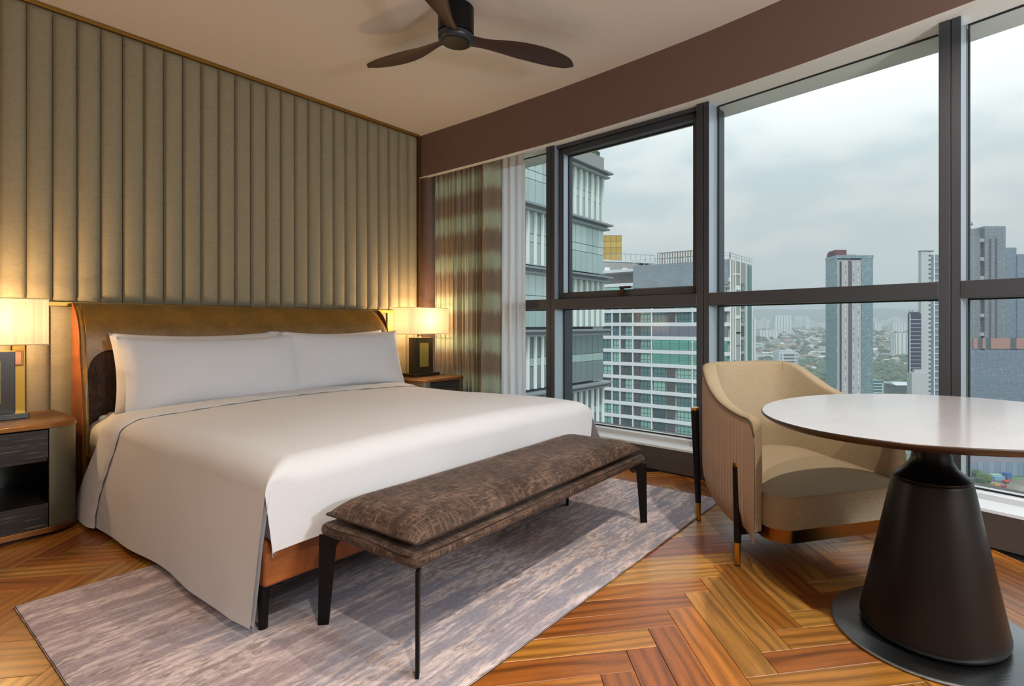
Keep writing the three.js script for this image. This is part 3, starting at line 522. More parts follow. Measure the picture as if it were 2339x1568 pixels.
{
  const b = thing('bench', 'long brown upholstered bench on black plate legs at the foot of the bed', 'bench', [1.82, 0.012, -1.648], 0.03);
  const hx = 0.785, hz = 0.262;
  const board = boxUV(bx(-hx, hx, 0.326, 0.372, -hz, hz, 0.022), 0.7);
  part('seat_board', board, chenille, b);
  part('seat_seam', tube([[-hx + 0.01, 0.366, -hz + 0.01], [hx - 0.01, 0.366, -hz + 0.01], [hx - 0.01, 0.366, hz - 0.01], [-hx + 0.01, 0.366, hz - 0.01]].flatMap((p, i, a) => { const q = a[(i + 1) % 4]; return [0.02, 0.5, 0.98].map((t) => p.map((c, k) => lerp(c, q[k], t))); }), 0.0025, 120, 5, true), darkChenille, b);
  part('underframe', [bx(-hx + 0.1, hx - 0.1, 0.306, 0.326, -hz + 0.06, -hz + 0.09), bx(-hx + 0.1, hx - 0.1, 0.306, 0.326, hz - 0.09, hz - 0.06), bx(-hx + 0.1, -hx + 0.13, 0.306, 0.326, -hz + 0.06, hz - 0.06), bx(hx - 0.13, hx - 0.1, 0.306, 0.326, -hz + 0.06, hz - 0.06)], blackMetal, b);
  const cw = 0.765, cz = 0.244, seamY = 0.397;
  const face = (s) => grid(60, 30, (u, v) => {
    const a = 2 * u - 1, c = 2 * v - 1, da = (1 - Math.abs(a)) * cw, dc = (1 - Math.abs(c)) * cz, e = Math.min(1, da / 0.13), g = Math.min(1, dc / 0.11), th = Math.sqrt(1 - (1 - e) ** 2.2) * Math.sqrt(1 - (1 - g) ** 2.2);
    const pin = 1 - 0.012 * (1 - c * c), pz = 1 - 0.03 * (1 - a ** 4);
    const x = a * cw * pin, z = c * cz * pz, bump = 0.005 * (fbm(x * 5, z * 6, 2, 2) - 0.5);
    return [x, seamY + 0.004 * Math.abs(a * c) ** 3 + (s > 0 ? (0.062 + bump) * th : -0.024 * th), z, x / 0.7, z / 0.7];
  });
  const cushion = part('seat_cushion', [face(1), face(-1)], chenille, b, 'plump brown cushion on the bench');
  const pl = []; for (let k = 0; k < 80; k++) { const t = k / 80 * 4, s = Math.floor(t), f = 2 * (t - s) - 1, [a, c] = s === 0 ? [f, -1] : s === 1 ? [1, f] : s === 2 ? [-f, 1] : [-1, -f]; pl.push([a * cw * (1 - 0.012 * (1 - c * c)), seamY + 0.004 * Math.abs(a * c) ** 3, c * cz * (1 - 0.03 * (1 - a ** 4))]); }
  part('piping', tube(pl, 0.0042, 320, 6, true), darkChenille, cushion);
  const leg = new THREE.Shape(); leg.moveTo(0, 0.326); leg.lineTo(0.17, 0.326); leg.lineTo(0.17, 0.308); leg.lineTo(0.082, 0.302); leg.quadraticCurveTo(0.056, 0.298, 0.053, 0.268); leg.lineTo(0.030, 0); leg.lineTo(-0.004, 0); leg.closePath();
  const lg = prism(leg, 0.009, 0.0012).translate(0, 0, -0.0045);
  for (const sx of [-1, 1]) for (const sz of [-1, 1]) { const m = part('leg', lg, blackMetal, b); m.position.set(sx * (hx - 0.006), 0, sz * (hz + 0.004)); m.rotation.y = Math.atan2(sz * 0.7, -sx * 0.7); }
}
// ---------------------------------------------------------------- armchair
{
  const A = thing('armchair', 'cream upholstered tub armchair with ribbed taupe outside and black gold tipped legs', 'armchair', [2.405, 0, -0.825], 0);
  // local: r to the chair's far arm, b towards its back
  A.rotation.y = Math.atan2(-0.6197, 0.7846);               // local x -> r (.785,.62); local -z -> b (.62,-.785)
  const C = 0.41;
  const half = [[-0.005, -0.135], [0.0, -0.02], [0.012, 0.12], [0.032, 0.26], [0.062, 0.40], [0.108, 0.51], [0.182, 0.585], [0.285, 0.618], [0.41, 0.625]];
  const path = new THREE.CatmullRomCurve3([...half, ...half.slice(0, -1).reverse().map(([r, b]) => [2 * C - r, b])].map(([r, b]) => new THREE.Vector3(r, 0, -b)), false, 'centripetal');
  const Ltot = path.getLength(), N = 240, P = path.getSpacedPoints(N), TG = P.map((_, i) => path.getTangentAt(i / N));
  const htab = [[-0.135, 0.693], [0.0, 0.697], [0.1, 0.710], [0.2, 0.730], [0.3, 0.765], [0.38, 0.808], [0.45, 0.85], [0.51, 0.876], [0.57, 0.885], [0.7, 0.887]];
  const RF = 0.065;
  const shape = (i) => {
    const s = i / N * Ltot, e = Math.min(s, Ltot - s), b = -P[i].z, T = lerp(0.052, 0.075, ss(b, 0, 0.5)), tip = e < 0.03 ? Math.sqrt(Math.max(0, 1 - (1 - e / 0.03) ** 2)) : 1;
    let h = spline(htab, b); if (e < RF) h -= RF * (1 - Math.sqrt(Math.max(0, 1 - (1 - e / RF) ** 2)));
    const out = new THREE.Vector3(TG[i].z, 0, -TG[i].x);     // outwards: left of travel
    return { s, h, T: T * Math.max(tip, 0.04), out, yb: lerp(0.148, 0.185, ss(b, 0.15, 0.6)), e };
  };
  const sOut = (() => { const o = shape(N / 2).out; return o.z < 0 ? 1 : -1; })();
  // the wall's cross-section: w = -1 inner face .. +1 outer face
  const at = (i, w, y, push = 0) => { const q = shape(i), o = q.out.clone().multiplyScalar(sOut); const off = (w - 1) * q.T / 2 + push; return [P[i].x + o.x * off, y, P[i].z + o.z * off]; };
  const rib = (s) => { const per = 0.0305, f = (s / per) % 1, t = 2 * f - 1; return 0.0125 * (Math.sqrt(Math.max(0, 1 - t * t)) - 0.8); };
  const NR = 720, PI_ = (u) => Math.min(N, Math.max(0, Math.round(u * N)));
  const smooth = (u) => { const x = u * N, i = Math.min(N - 1, Math.floor(x)), f = x - i; return { i, f }; };
  const atU = (u, w, yf, push) => { const { i, f } = smooth(u), a = at(i, w, 0, push), b = at(i + 1, w, 0, push), qa = shape(i), qb = shape(i + 1), h = lerp(qa.h, qb.h, f), yb = lerp(qa.yb, qb.yb, f); return [lerp(a[0], b[0], f), yf(h, yb), lerp(a[2], b[2], f), h]; };
  const outer = grid(NR, 22, (u, v) => {
    const s = u * Ltot, e = Math.min(s, Ltot - s), ribs = ss(e, 0.085, 0.1), rd = v < 0.25 ? (1 - v / 0.25) : 0, under = 0.045 * rd * rd * ss(e, 0.0, 0.12);
    const top = v > 0.9 ? 0.010 * ((v - 0.9) / 0.1) ** 2 : 0;
    return [...atU(u, 1, (h, yb) => lerp(yb, h - 0.012, v < 0.25 ? 0.25 * (v / 0.25) ** 1.0 : v), (rib(s) * ribs * ss(v, 0.0, 0.08) * (1 - ss(v, 0.93, 1.0))) - under - top).slice(0, 3), s * 3, v];
  });
  part('ribbed_shell', outer, ribbed, A, 'vertically ribbed taupe velvet outside');
  const innerG = grid(N, 26, (u, v) => {
    if (v < 0.3) { const a = v / 0.3 * Math.PI / 2, q = shape(PI_(u)); const w = Math.cos(a * 2) ; return [...atU(u, w, (h) => h - 0.012 + 0.014 * Math.sin(a * 2), 0).slice(0, 3), u * 4, v]; }
    const t = (v - 0.3) / 0.7; return [...atU(u, -1, (h, yb) => lerp(h - 0.012, 0.2, t), -0.012 * Math.sin(t * Math.PI) * ss(Math.min(u, 1 - u) * Ltot, 0.0, 0.06)).slice(0, 3), u * 4, v * 1.3];
  });
  part('padded_lining', innerG, boucle, A, 'cream woven inside of the chair');
  const pipe = []; for (let i = 0; i <= N; i += 3) pipe.push(at(i, 1, shape(i).h - 0.011, 0.001));
  part('piping', tube(pipe, 0.004, 260, 6), std('dark_olive_piping', '#4a4234', 0.7), A);
  for (const k of [0.36, 0.64]) { const i = Math.round(k * N), pts = []; for (let j = 0; j <= 8; j++) pts.push(at(i, -1, lerp(shape(i).h - 0.005, 0.45, j / 8), -0.0012)); part('seam', tube(pts, 0.0018, 24, 5), std('seam_thread', '#a48b63', 0.9), A); }
  // seat: wedge cushion with a crowned top over a bronze band
  const seatPlan = (k) => { const pts = []; const q = (r, b) => pts.push([r, b]); const rad = 0.1, x0 = 0.052 + k, x1 = 0.768 - k, f = -0.215 + k;
    for (let a = 0; a <= 8; a++) q(x0 + rad * (1 - Math.sin(a / 8 * Math.PI / 2)) , f + rad * (1 - Math.cos(a / 8 * Math.PI / 2)));
    pts.reverse(); pts.length = 0;
    const arc = (cx, cy, a0, a1) => { for (let a = 0; a <= 10; a++) { const t = lerp(a0, a1, a / 10); q(cx + rad * Math.cos(t), cy + rad * Math.sin(t)); } };
    arc(x0 + rad, f + rad, Math.PI, 1.5 * Math.PI); arc(x1 - rad, f + rad, 1.5 * Math.PI, 2 * Math.PI);
    const rb = 0.2, yb = 0.545; const arc2 = (cx, cy, a0, a1) => { for (let a = 0; a <= 8; a++) { const t = lerp(a0, a1, a / 8); q(cx + rb * Math.cos(t), cy + rb * Math.sin(t)); } };
    arc2(x1 - 0.06 - rb, yb - rb, 0, Math.PI / 2); arc2(x0 + 0.06 + rb, yb - rb, Math.PI / 2, Math.PI);
    return pts; };
  const ring = seatPlan(0), n = ring.length, cen = [0.41, 0.14];
  const edgeY = (b) => lerp(0.362, 0.40, ss(b, -0.2, 0.5));
  const top = grid(n, 12, (u, v) => { const p = ring[Math.round(u * n) % n], k = 1 - v, r = lerp(cen[0], p[0], k), b = lerp(cen[1], p[1], k), crown = 0.032 * (1 - Math.pow(k, 3)); return [r, edgeY(b) + crown - (k > 0.999 ? 0 : 0), -b, r * 2.5, b * 2.5]; });
  const wallS = grid(n, 8, (u, v) => { const p = ring[Math.round(u * n) % n], bul = 0.008 * Math.sin(v * Math.PI), dx = p[0] - cen[0], dy = p[1] - cen[1], l = Math.hypot(dx, dy); return [p[0] + dx / l * bul, lerp(0.222, edgeY(p[1]), v), -(p[1] + dy / l * bul), u * 6, v * 0.4]; });
  part('seat_cushion', [top, wallS], boucle, A, 'cream seat cushion');
  part('seat_piping', tube(ring.map(([r, b]) => [r, edgeY(b), -b]), 0.0035, 220, 6, true), boucle, A);
  const ring2 = seatPlan(0.004);
  part('plinth_band', [grid(n, 1, (u, v) => { const p = ring2[Math.round(u * n) % n]; return [p[0], lerp(0.165, 0.222, v), -p[1]]; }), grid(n, 1, (u, v) => { const p = ring2[Math.round(u * n) % n]; return [lerp(cen[0], p[0], v), 0.165, -lerp(cen[1], p[1], v)]; })], std('dark_gold_band', '#8c6233', 0.25, 1), A, 'bronze band under the seat');
  const legAt = (r0, b0, r1, b1, h) => {
    const g = new THREE.Group(); g.name = numbered('leg'); A.add(g);
    const a = new THREE.Vector3(r0, 0.004, -b0), c = new THREE.Vector3(r1, h, -b1), dir = c.clone().sub(a), len = dir.length();
    const put = (name, y0, y1, ra, rb, mat) => { const m = part(name, new THREE.CylinderGeometry(rb, ra, y1 - y0, 24).translate(0, (y0 + y1) / 2, 0), mat, g); return m; };
    put('leg_shaft', 0.1, len - 0.014, 0.0165, 0.0225, blackMetal); put('gold_foot', 0.002, 0.1, 0.013, 0.0168, brightBrass); put('gold_cap', len - 0.014, len, 0.0226, 0.0222, brightBrass); put('glide', -0.004, 0.002, 0.012, 0.012, rubber);
    g.position.copy(a); g.quaternion.setFromUnitVectors(new THREE.Vector3(0, 1, 0), dir.normalize());
  };
  legAt(0.0, 0.0, 0.012, 0.018, 0.463); legAt(0.82, 0.0, 0.808, 0.018, 0.463);
  legAt(0.107, 0.552, 0.07, 0.53, 0.64); legAt(0.713, 0.552, 0.75, 0.53, 0.64);
  for (const [a, c] of [[0.0, 0.12], [0.70, 0.82]]) part('leg_bracket', bx(a, c, 0.14, 0.165, -0.03, 0.01, 0.004), blackMetal, A);
}
// ---------------------------------------------------------------- table
{
  const T = thing('pedestal_table', 'oval table with pale stone top on a dark cone pedestal and round metal foot', 'table', [2.29, 0, -0.08]);
  const a = 0.64, b = 0.545, rot = Math.atan2(-0.454, 0.891);
  const prof = [[0.0, 0.74], [0.86, 0.74], [0.955, 0.752], [0.992, 0.766], [1.0, 0.771], [0.9985, 0.7755], [0.993, 0.777]];
  const rim = grid(120, prof.length - 1, (u, v) => { const k = Math.round(v * (prof.length - 1)), t = u * 2 * Math.PI, [r, y] = prof[k]; return [a * r * Math.cos(t), y, b * r * Math.sin(t), u * 4, v]; });
  const top = grid(120, 8, (u, v) => { const t = u * 2 * Math.PI, r = 0.993 * (1 - v); return [a * r * Math.cos(t), 0.777, b * r * Math.sin(t), 0.5 + 0.42 * r * Math.cos(t), 0.5 + 0.42 * r * Math.sin(t)]; });
  const g1 = part('table_top', top.rotateY(rot).translate(0.03, 0, 0.005), stone, T, 'pale polished stone top');
  part('top_rim', rim.rotateY(rot).translate(0.03, 0, 0.005), darkEdge, T, 'dark brown bevelled rim');
  part('pedestal', lathe([[0.0, 0.552], [0.119, 0.552], [0.123, 0.548], [0.126, 0.54], [0.222, 0.075], [0.229, 0.045], [0.229, 0.03], [0.222, 0.018], [0.20, 0.012], [0, 0.012]], 72), darkBronze, T, 'dark bronze cone pedestal');
  part('neck', lathe([[0.10, 0.74], [0.064, 0.735], [0.0605, 0.68], [0.0605, 0.645], [0.066, 0.615], [0.082, 0.588], [0.105, 0.570], [0.122, 0.560], [0.1235, 0.552], [0.118, 0.549]], 64), std('black_bronze_neck', '#17171a', 0.28, 0.7), T, 'black flared neck');
  part('base_plate', [lathe([[0, 0.012], [0.321, 0.011], [0.326, 0.009], [0.327, 0.005], [0.324, 0.0], [0, 0]], 96)], spunMetal, T, 'round brushed metal foot plate');
}
// ---------------------------------------------------------------- ceiling fan
{
  const F = thing('ceiling_fan', 'dark three bladed ceiling fan close to the ceiling', 'fan', [2.226, CEIL, -2.51]);
  part('housing', lathe([[0.0, 0], [0.106, 0], [0.107, -0.004], [0.107, -0.158], [0.104, -0.164], [0, -0.164]], 48), blackMetal, F);
  const hub = part('hub', lathe([[0.0, -0.165], [0.098, -0.165], [0.106, -0.172], [0.107, -0.19], [0.104, -0.204], [0.090, -0.216], [0.085, -0.214], [0.083, -0.212], [0, -0.212]], 48), std('graphite_hub', '#3b434c', 0.4, 0.5), F);
  part('hub_cover', lathe([[0, -0.2165], [0.074, -0.2165], [0.082, -0.2155], [0.083, -0.212], [0, -0.212]], 48), blackMetal, hub);
  const chord = (t) => spline([[0, 0.095], [0.08, 0.085], [0.17, 0.085], [0.3, 0.118], [0.45, 0.158], [0.6, 0.174], [0.75, 0.166], [0.88, 0.132], [0.95, 0.09], [1, 0.014]], t);
  const cen = (t) => spline([[0, 0], [0.15, 0.004], [0.35, 0.018], [0.6, 0.022], [0.85, 0.008], [1, -0.01]], t);
  const blade = (s) => grid(48, 10, (u, v) => { const t = 1 - (1 - u) ** 1.15, r = 0.06 + 0.755 * t, tw = lerp(0.30, 0.15, ss(t, 0, 0.6)), c = (v - 0.5) * chord(t), th = 0.007 * Math.sqrt(Math.max(0, 1 - (2 * v - 1) ** 2)) + 0.0008, y = -0.182 + 0.05 * Math.sin(t * 1.4) * 0.4 + c * Math.sin(tw) + s * th; return [r, y, cen(t) + c * Math.cos(tw), r * 0.8, v * 0.3]; });
  const g = merge([blade(1), blade(-1)]);
  for (const k of [0, 1, 2]) { const m = part('blade', g, walnut, F); m.rotation.y = -(0.452 + k * 2 * Math.PI / 3); }
}
// ---------------------------------------------------------------- curtains
{
  const folds = (z0, z1, y0, y1, amp, per, x, flare, sd, uvs) => grid(Math.round(Math.abs(z1 - z0) / per * 14), 40, (u, v) => {
    const zz = lerp(z0, z1, u), y = lerp(y0, y1, v), k = zz / per * 2 * Math.PI + 0.8 * Math.sin(zz * 9 + sd) + 0.5 * (1 - v) * Math.sin(zz * 5 + sd * 2);
    const a = amp * (0.75 + 0.35 * Math.sin(zz * 23 + sd)) * lerp(1.05, 0.9, v), bulge = flare * Math.sin(Math.PI * v);
    const sh = per * 0.20;
    return [x(zz) + a * Math.sin(k), y, zz + sh * Math.sin(2 * k + 0.4) + bulge + 0.012 * (1 - v) * Math.sin(zz * 3.1 + sd), (zz + u * 0.0) * uvs + u * 2.2, (y) / 2.6];
  });
  const c = thing('patterned_curtain', 'patterned bronze and sage curtain drawn back in the corner by the lamp', 'curtain', [3.63, 0.01, -4.0]);
  const loc = (g) => g.translate(-3.63, -0.01, 4.0);
  part('curtain_panel', loc(folds(-4.41, -3.64, 0.012, 2.664, 0.030, 0.066, () => 3.63, 0.0, 1, 2.4)), drape, c);
  part('curtain_return', loc(grid(10, 30, (u, v) => { const z = lerp(-3.64, -3.475, u), y = lerp(0.012, 2.664, v); return [3.562 + 0.095 * u + 0.006 * Math.sin(u * 7), y, z - 0.045 * (1 - v) + 0.03 * v * (1 - v), u * 0.34 + 0.33, y / 2.6]; })), drape, c, 'flat leading edge of the curtain lit by the window');
  part('leading_hem', loc(tube([[3.562, 2.66, -3.642], [3.562, 1.4, -3.654], [3.562, 0.02, -3.686]], 0.004, 20, 6)), std('hem_piping', '#9a7350', 0.8), c);
  const s = thing('sheer_curtain', 'white sheer curtain gathered beside the patterned curtain at the window', 'curtain', [3.64, 0.01, -3.3]);
  part('sheer_panel', folds(-3.475, -3.20, 0.012, 2.55, 0.022, 0.088, () => 3.645, 0.0, 4, 1).translate(-3.64, -0.01, 3.3), sheer, s);
  part('sheer_heading', folds(-3.475, -3.215, 2.55, 2.664, 0.022, 0.088, () => 3.645, 0.0, 4, 1).translate(-3.64, -0.01, 3.3), std('sheer_tape', '#c9c6c4', 0.9, 0, { transmission: 0.25 }), s);
}
// ---------------------------------------------------------------- lamps behind and above the camera, the globe and two downlights added as fill
const lampLabels = ['recessed ceiling downlight above the pedestal table', 'recessed ceiling downlight above the camera near the left wall', 'added unseen ceiling downlight brightening the entrance side of the room', 'added unseen ceiling downlight brightening the rear window bay'];
[[2.15, 0.0], [0.35, 0.05], [-1.3, -1.6], [1.0, 1.7]].forEach(([x, z], i) => {  // first two follow their cast shadows, last two are added to brighten the room
  const d = thing('ceiling_downlight', lampLabels[i], 'downlight', [x, CEIL, z], 0, 'ceiling downlights');
  part('downlight_ring', lathe([[0.034, -0.001], [0.036, -0.005], [0.05, -0.006], [0.055, 0.0]], 32), frameMetal, d);
  part('downlight_lens', new THREE.CylinderGeometry(0.034, 0.034, 0.002, 32).translate(0, -0.002, 0), discMat, d);
  const s = new THREE.SpotLight(new THREE.Color(1, 0.87, 0.72), DOWNLIGHT * [1.1, 1.25, 0.4, 0.6][i], 0, 1.22, 0.6, 2);
  s.position.set(x, CEIL - 0.012, z); s.target.position.set(x, 0, z); s.castShadow = true; s.shadow.radius = 1.3;
  scene.add(s, s.target);
});
{  // unseen cool lamp, added to make up for weak daylight indoors
  const f = thing('added_fill_lamp', 'added floor lamp with an opal glass globe behind the camera, unseen fill for weak daylight', 'lamp', [1.5, 0, 1.9]);
  part('lamp_foot', lathe([[0, 0.02], [0.14, 0.018], [0.15, 0.01], [0.15, 0], [0, 0]], 40), brass, f);
  part('lamp_pole', new THREE.CylinderGeometry(0.012, 0.014, 1.52, 16).translate(0, 0.77, 0), brass, f);
  part('globe_holder', lathe([[0.02, 1.50], [0.05, 1.51], [0.055, 1.535], [0.05, 1.535], [0.0, 1.52]], 32), brass, f);
  part('globe', new THREE.SphereGeometry(0.17, 32, 20).translate(0, 1.68, 0), std('opal_globe', '#f4f8ff', 0.4, 0, { emissive: new THREE.Color(0.9, 0.96, 1), emissiveIntensity: 3 }), f);
  const p = new THREE.PointLight(new THREE.Color(0.88, 0.95, 1.0), FILL_GLOBE, 0, 2); p.position.set(1.5, 1.68, 1.9); p.castShadow = true; p.shadow.radius = 8.4; scene.add(p);
}
// ---------------------------------------------------------------- the city outside, at its real distances
const G = -130, FX = 0.8164, FZ = -0.5775;                     // street level; the camera's heading
const land = (d) => G + 92 * ss(d, 1450, 2900) + 14 * ss(d, 2900, 5200);   // the plain rises towards the hills
const aside = (f, r) => [f * FX + r * 0.5775, f * FZ + r * 0.8164];   // a point f metres ahead of the camera, r to its right
const FACE = Math.atan2(-FX, 0.5775);                          // turn of a building that looks back at the hotel
const outTex = (cols, rows, fn, px = 16) => texture(cols * px, rows * px, (u, v, x, y) => fn(Math.floor(x / px), Math.floor(y / px), (x % px) / px, (y % px) / px));
const paleGlass = std('pale_green_curtain_glass', '#c2d2d0', 0.16, 0.35);
const paleGlass2 = std('grey_green_curtain_glass', '#afc3c3', 0.16, 0.35);
const deepGlass = std('dark_reflective_glass', '#86969a', 0.1, 0.5);
const whiteFin = std('white_facade_fin', '#e4e6e4', 0.6);
const greyCornice = std('grey_metal_cornice', '#8e949b', 0.5, 0.2);
const greyConc = std('grey_concrete', '#9a9a98', 0.85, 0, { bumpMap: soft, bumpScale: 0.01 });
const paleConc = std('pale_concrete_band', '#c9ccd0', 0.8);
const darkBrick = std('dark_grey_brick_screen', '#ffffff', 0.85, 0, { map: texture(512, 256, (u, v) => { const k = 0.50 + 0.10 * (fbm(u * 9, v * 60, 2, 3, 9, 60) - 0.5) + 0.05 * fbm(u * 4, v * 4, 7, 2, 4, 4); return [k * 0.96, k * 1.03, k * 1.1]; }) });
const winFrame = std('dark_window_frame', '#3a4346', 0.5);
const winPanes = ['#6f9d98', '#4f7478', '#86b0a6', '#3b5459'].map((c, i) => std('green_window_pane_' + i, c, 0.1, 0.35));
const louvreMat = std('grey_louvre', '#74777a', 0.6);
const foliage = ['#3c5a2e', '#4b6b35', '#2f4a2b'].map((c, i) => std('foliage_' + i, c, 0.9, 0, { transmission: 0.3 }));
const blob = (r, sd, sy = 0.8, det = 3) => { const g = new THREE.IcosahedronGeometry(r, det), p = g.attributes.position; for (let i = 0; i < p.count; i++) { const x = p.getX(i), y = p.getY(i), z = p.getZ(i), k = 1 + 0.55 * (fbm(x / r * 2.2 + sd, y / r * 2.2, z / r * 2.2 + sd, 4) - 0.5); p.setXYZ(i, x * k, y * k * sy, z * k); } g.computeVertexNormals(); return g; };

{ // near tower: glass bands and white finned bands between projecting cornices
  const B = thing('glass_tower', 'tall pale glass tower with white fins and grey cornices behind the opening window', 'building', [58.9, G, -38], 0);
  const L = (y) => y - G, lev = (k) => 21.0 - 6.82 * k;
  part('tower_core', bx(-30, -0.9, 0, L(21), -20, -1.1), std('tower_core_grey', '#7d8588', 0.7), B);
  const panelA = bx(0.03, 1.22, 0, 1, -0.12, 0, 0.02), finG = bx(-0.12, 0.12, 0, 1, -0.24, 0.1, 0.02);
  for (let k = 0; k < 7; k++) {
    const y1 = L(lev(k)) - 0.55, y0 = L(lev(k + 1)) + 0.30, h = y1 - y0;
    for (const right of [0, 1]) {
      const fins = (k % 2 === 0) === !!right, X0 = right ? -10.1 : -20.1, n = 8, z = fins ? -0.28 : 0.0;
      for (let i = 0; i < n; i++) {
        const x = X0 + i * 1.25 + (right ? 0 : 0.05), q = (name, a, b, m) => { const p = part(name, panelA, m, B); p.position.set(x, y0 + a * h, z); p.scale.y = (b - a) * h - 0.05; };
        const dim = k >= 3 ? deepGlass : rnd() > 0.35 ? paleGlass : paleGlass2;
        q('glass_panel', 0, 0.42, k >= 3 ? deepGlass : paleGlass2); q('glass_panel', 0.42, 0.58, k >= 3 ? paleGlass2 : dim); q('glass_panel', 0.58, 1, dim);
        if (fins) { const f = part('fin', finG, whiteFin, B); f.position.set(x + 1.25, y0, 0); f.scale.y = h; }
      }
      part('backing_frame', bx(X0, X0 + 10, y0, y1, -1.0, fins ? -0.42 : -0.13), winFrame, B);
    }
    const yc = L(lev(k));
    part('cornice', [bx(-30, 0.9, yc - 0.22, yc, -3, 0.95), bx(-30, 0.3, yc - 0.55, yc - 0.22, -3, 0.35), bx(-30, 0.6, yc - 0.75, yc - 0.55, -3, 0.6)], greyCornice, B);
  }
  part('roof_parapet', bx(-30, -0.1, L(21), L(22.9), -20, 0.1), greyConc, B);
  const hedge = []; for (let i = 0; i < 34; i++) hedge.push(blob(rr(0.45, 0.75), i, 1, 2).translate(-13 + i * 0.38, L(23.1) + rr(-0.1, 0.25), -0.9 + rr(-0.3, 0.3)));
  part('hedge', hedge, foliage[0], B);
}
{ // apartment block across the way
  const B = thing('apartment_block', 'grey apartment block with rows of green windows, white floor bands and louvres', 'building', [113, G, -40.4], 0);
  const L = (y) => y - G, Z = (z) => z + 40.4;                   // local z negative along the front
  part('block_core', bx(0.45, 15.2, 0, L(9.2), -50, 0), std('block_wall', '#a4a6a6', 0.85), B);
  part('roof_block', bx(0.1, 15.2, L(9.2), L(15.3), Z(-64.4), 0), greyConc, B);
  part('brick_screen', boxUV(bx(-0.15, 0.1, L(9.9), L(15.3), Z(-64.4), -0.3), 6), darkBrick, B);
  const slabs = []; for (let k = -1; k < 12; k++) slabs.push(4.4 + 3.2 - 3.22 * k);
  for (const y of slabs) part('floor_band', bx(-0.12, 0.45, L(y) - 0.42, L(y) + 0.42, -50, 0, 0.03), paleConc, B);
  const dark = (z0, z1, k) => z1 > Z(-59.3) && (k === 3 || k === 4 || k === 5);
  const unit = (w, h, cols) => {                                // one window: frame, mullions and panes
    const f = [bx(0, 0.1, 0, 0.09, 0, w), bx(0, 0.1, h - 0.09, h, 0, w), bx(0, 0.1, 0, h, 0, 0.09), bx(0, 0.1, 0, h, w - 0.09, w), bx(0.02, 0.1, h * 0.33, h * 0.33 + 0.08, 0, w), bx(0.02, 0.1, h * 0.8, h * 0.8 + 0.08, 0, w)];
    for (let i = 1; i < cols; i++) f.push(bx(0.01, 0.1, 0, h, w * i / cols - 0.04, w * i / cols + 0.04));
    return merge(f);
  };
  const wins = [[-73.2, -70.7, 2], [-70.2, -68.3, 2], [-66.8, -64.8, 2], [-62.5, -59.8, 3], [-59.1, -55.9, 3], [-53.0, -49.3, 4], [-48.9, -46.0, 3], [-45.5, -43.6, 2], [-43.2, -41.3, 2]], lou = [[-68.0, -67.0], [-64.3, -62.7], [-55.7, -53.5]];
  const hw = 3.22 - 0.84, geos = wins.map(([a, b, c]) => [unit(b - a, hw, c), bx(0.06, 0.09, 0.02, hw - 0.02, 0.02, b - a - 0.02)]);
  const slat = (a, b) => { const s = []; for (let i = 0; i < 9; i++) s.push(bx(0, 0.16, i * hw / 9 + 0.03, i * hw / 9 + 0.13, 0, b - a)); return merge(s); };
  const lg = lou.map(([a, b]) => slat(a, b));
  for (let k = 0; k < 12; k++) {
    const y = L(slabs[k + 1] ?? slabs[k] - 3.22) + 0.42;
    wins.forEach(([a, b], i) => {
      if (Z(a) > Z(-59.3) && k >= 3 && k <= 5) return;
      const w = part('window', geos[i][0], winFrame, B); w.position.set(0.2, y, Z(a));
      part('pane', geos[i][1], winPanes[Math.floor(rnd() * 4)], w);
    });
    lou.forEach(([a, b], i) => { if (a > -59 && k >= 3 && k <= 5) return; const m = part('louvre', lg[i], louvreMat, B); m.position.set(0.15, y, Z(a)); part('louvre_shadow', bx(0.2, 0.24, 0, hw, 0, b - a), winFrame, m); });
  }
  for (const z of [-70.45, -68.15, -64.55, -59.45, -49.1, -45.75, -43.4]) part('pilaster', bx(-0.06, 0.4, 0, L(9), Z(z) - 0.16, Z(z) + 0.16), paleConc, B);
  // grey panels and the two-storey green glazing set into the facade
  const yT = L(slabs[4]) + 0.42, yG = L(slabs[6]) + 0.3;
  for (let i = 0; i < 8; i++) part('grey_panel', bx(-0.1, 0.3, yT, yT + 2.4, Z(-59.2) + i * 2.28 + 0.03, Z(-59.2) + (i + 1) * 2.28 - 0.03, 0.02), std('violet_grey_panel', '#6c6f7c', 0.6), B);
  for (let i = 0; i < 8; i++) part('green_glazing', bx(0.0, 0.1, yG, yT - 0.85, Z(-59.2) + i * 2.28 + 0.05, Z(-59.2) + (i + 1) * 2.28 - 0.05), std('sea_green_glass', '#5fa394', 0.12, 0.4), B);
  for (let i = 0; i < 14; i++) part('glazing_bar', bx(-0.06, 0.0, yG + i * 0.38, yG + i * 0.38 + 0.06, Z(-59.2), Z(-41)), louvreMat, B);
  // side wall: white vertical ribs, a window column and a green glass strip
  for (const x of [0.1, 1.7, 3.3, 6.5, 10.5, 15.1]) part('side_rib', bx(x - 0.09, x + 0.09, L(-60), L(15.3), -0.02, 0.14), whiteFin, B);
  for (let k = 0; k < 16; k++) for (const [a, b] of [[1.7, 3.3], [3.3, 6.5]]) if (rnd() > 0.35) part('side_joint', bx(a, b, L(13 - k * 3.3 - rr(0, 1)), L(13 - k * 3.3 - rr(0, 1)) + 0.14, -0.02, 0.1), whiteFin, B);
  for (let k = 0; k < 12; k++) { const w = part('side_window', unit(1.9, hw, 2).clone().rotateY(Math.PI / 2), winFrame, B); w.position.set(7.1, L(slabs[k + 1] ?? -40) + 0.5, 0.1); part('pane', bx(0.03, 1.87, 0.03, hw - 0.03, -0.07, -0.04), winPanes[k % 4], w); }
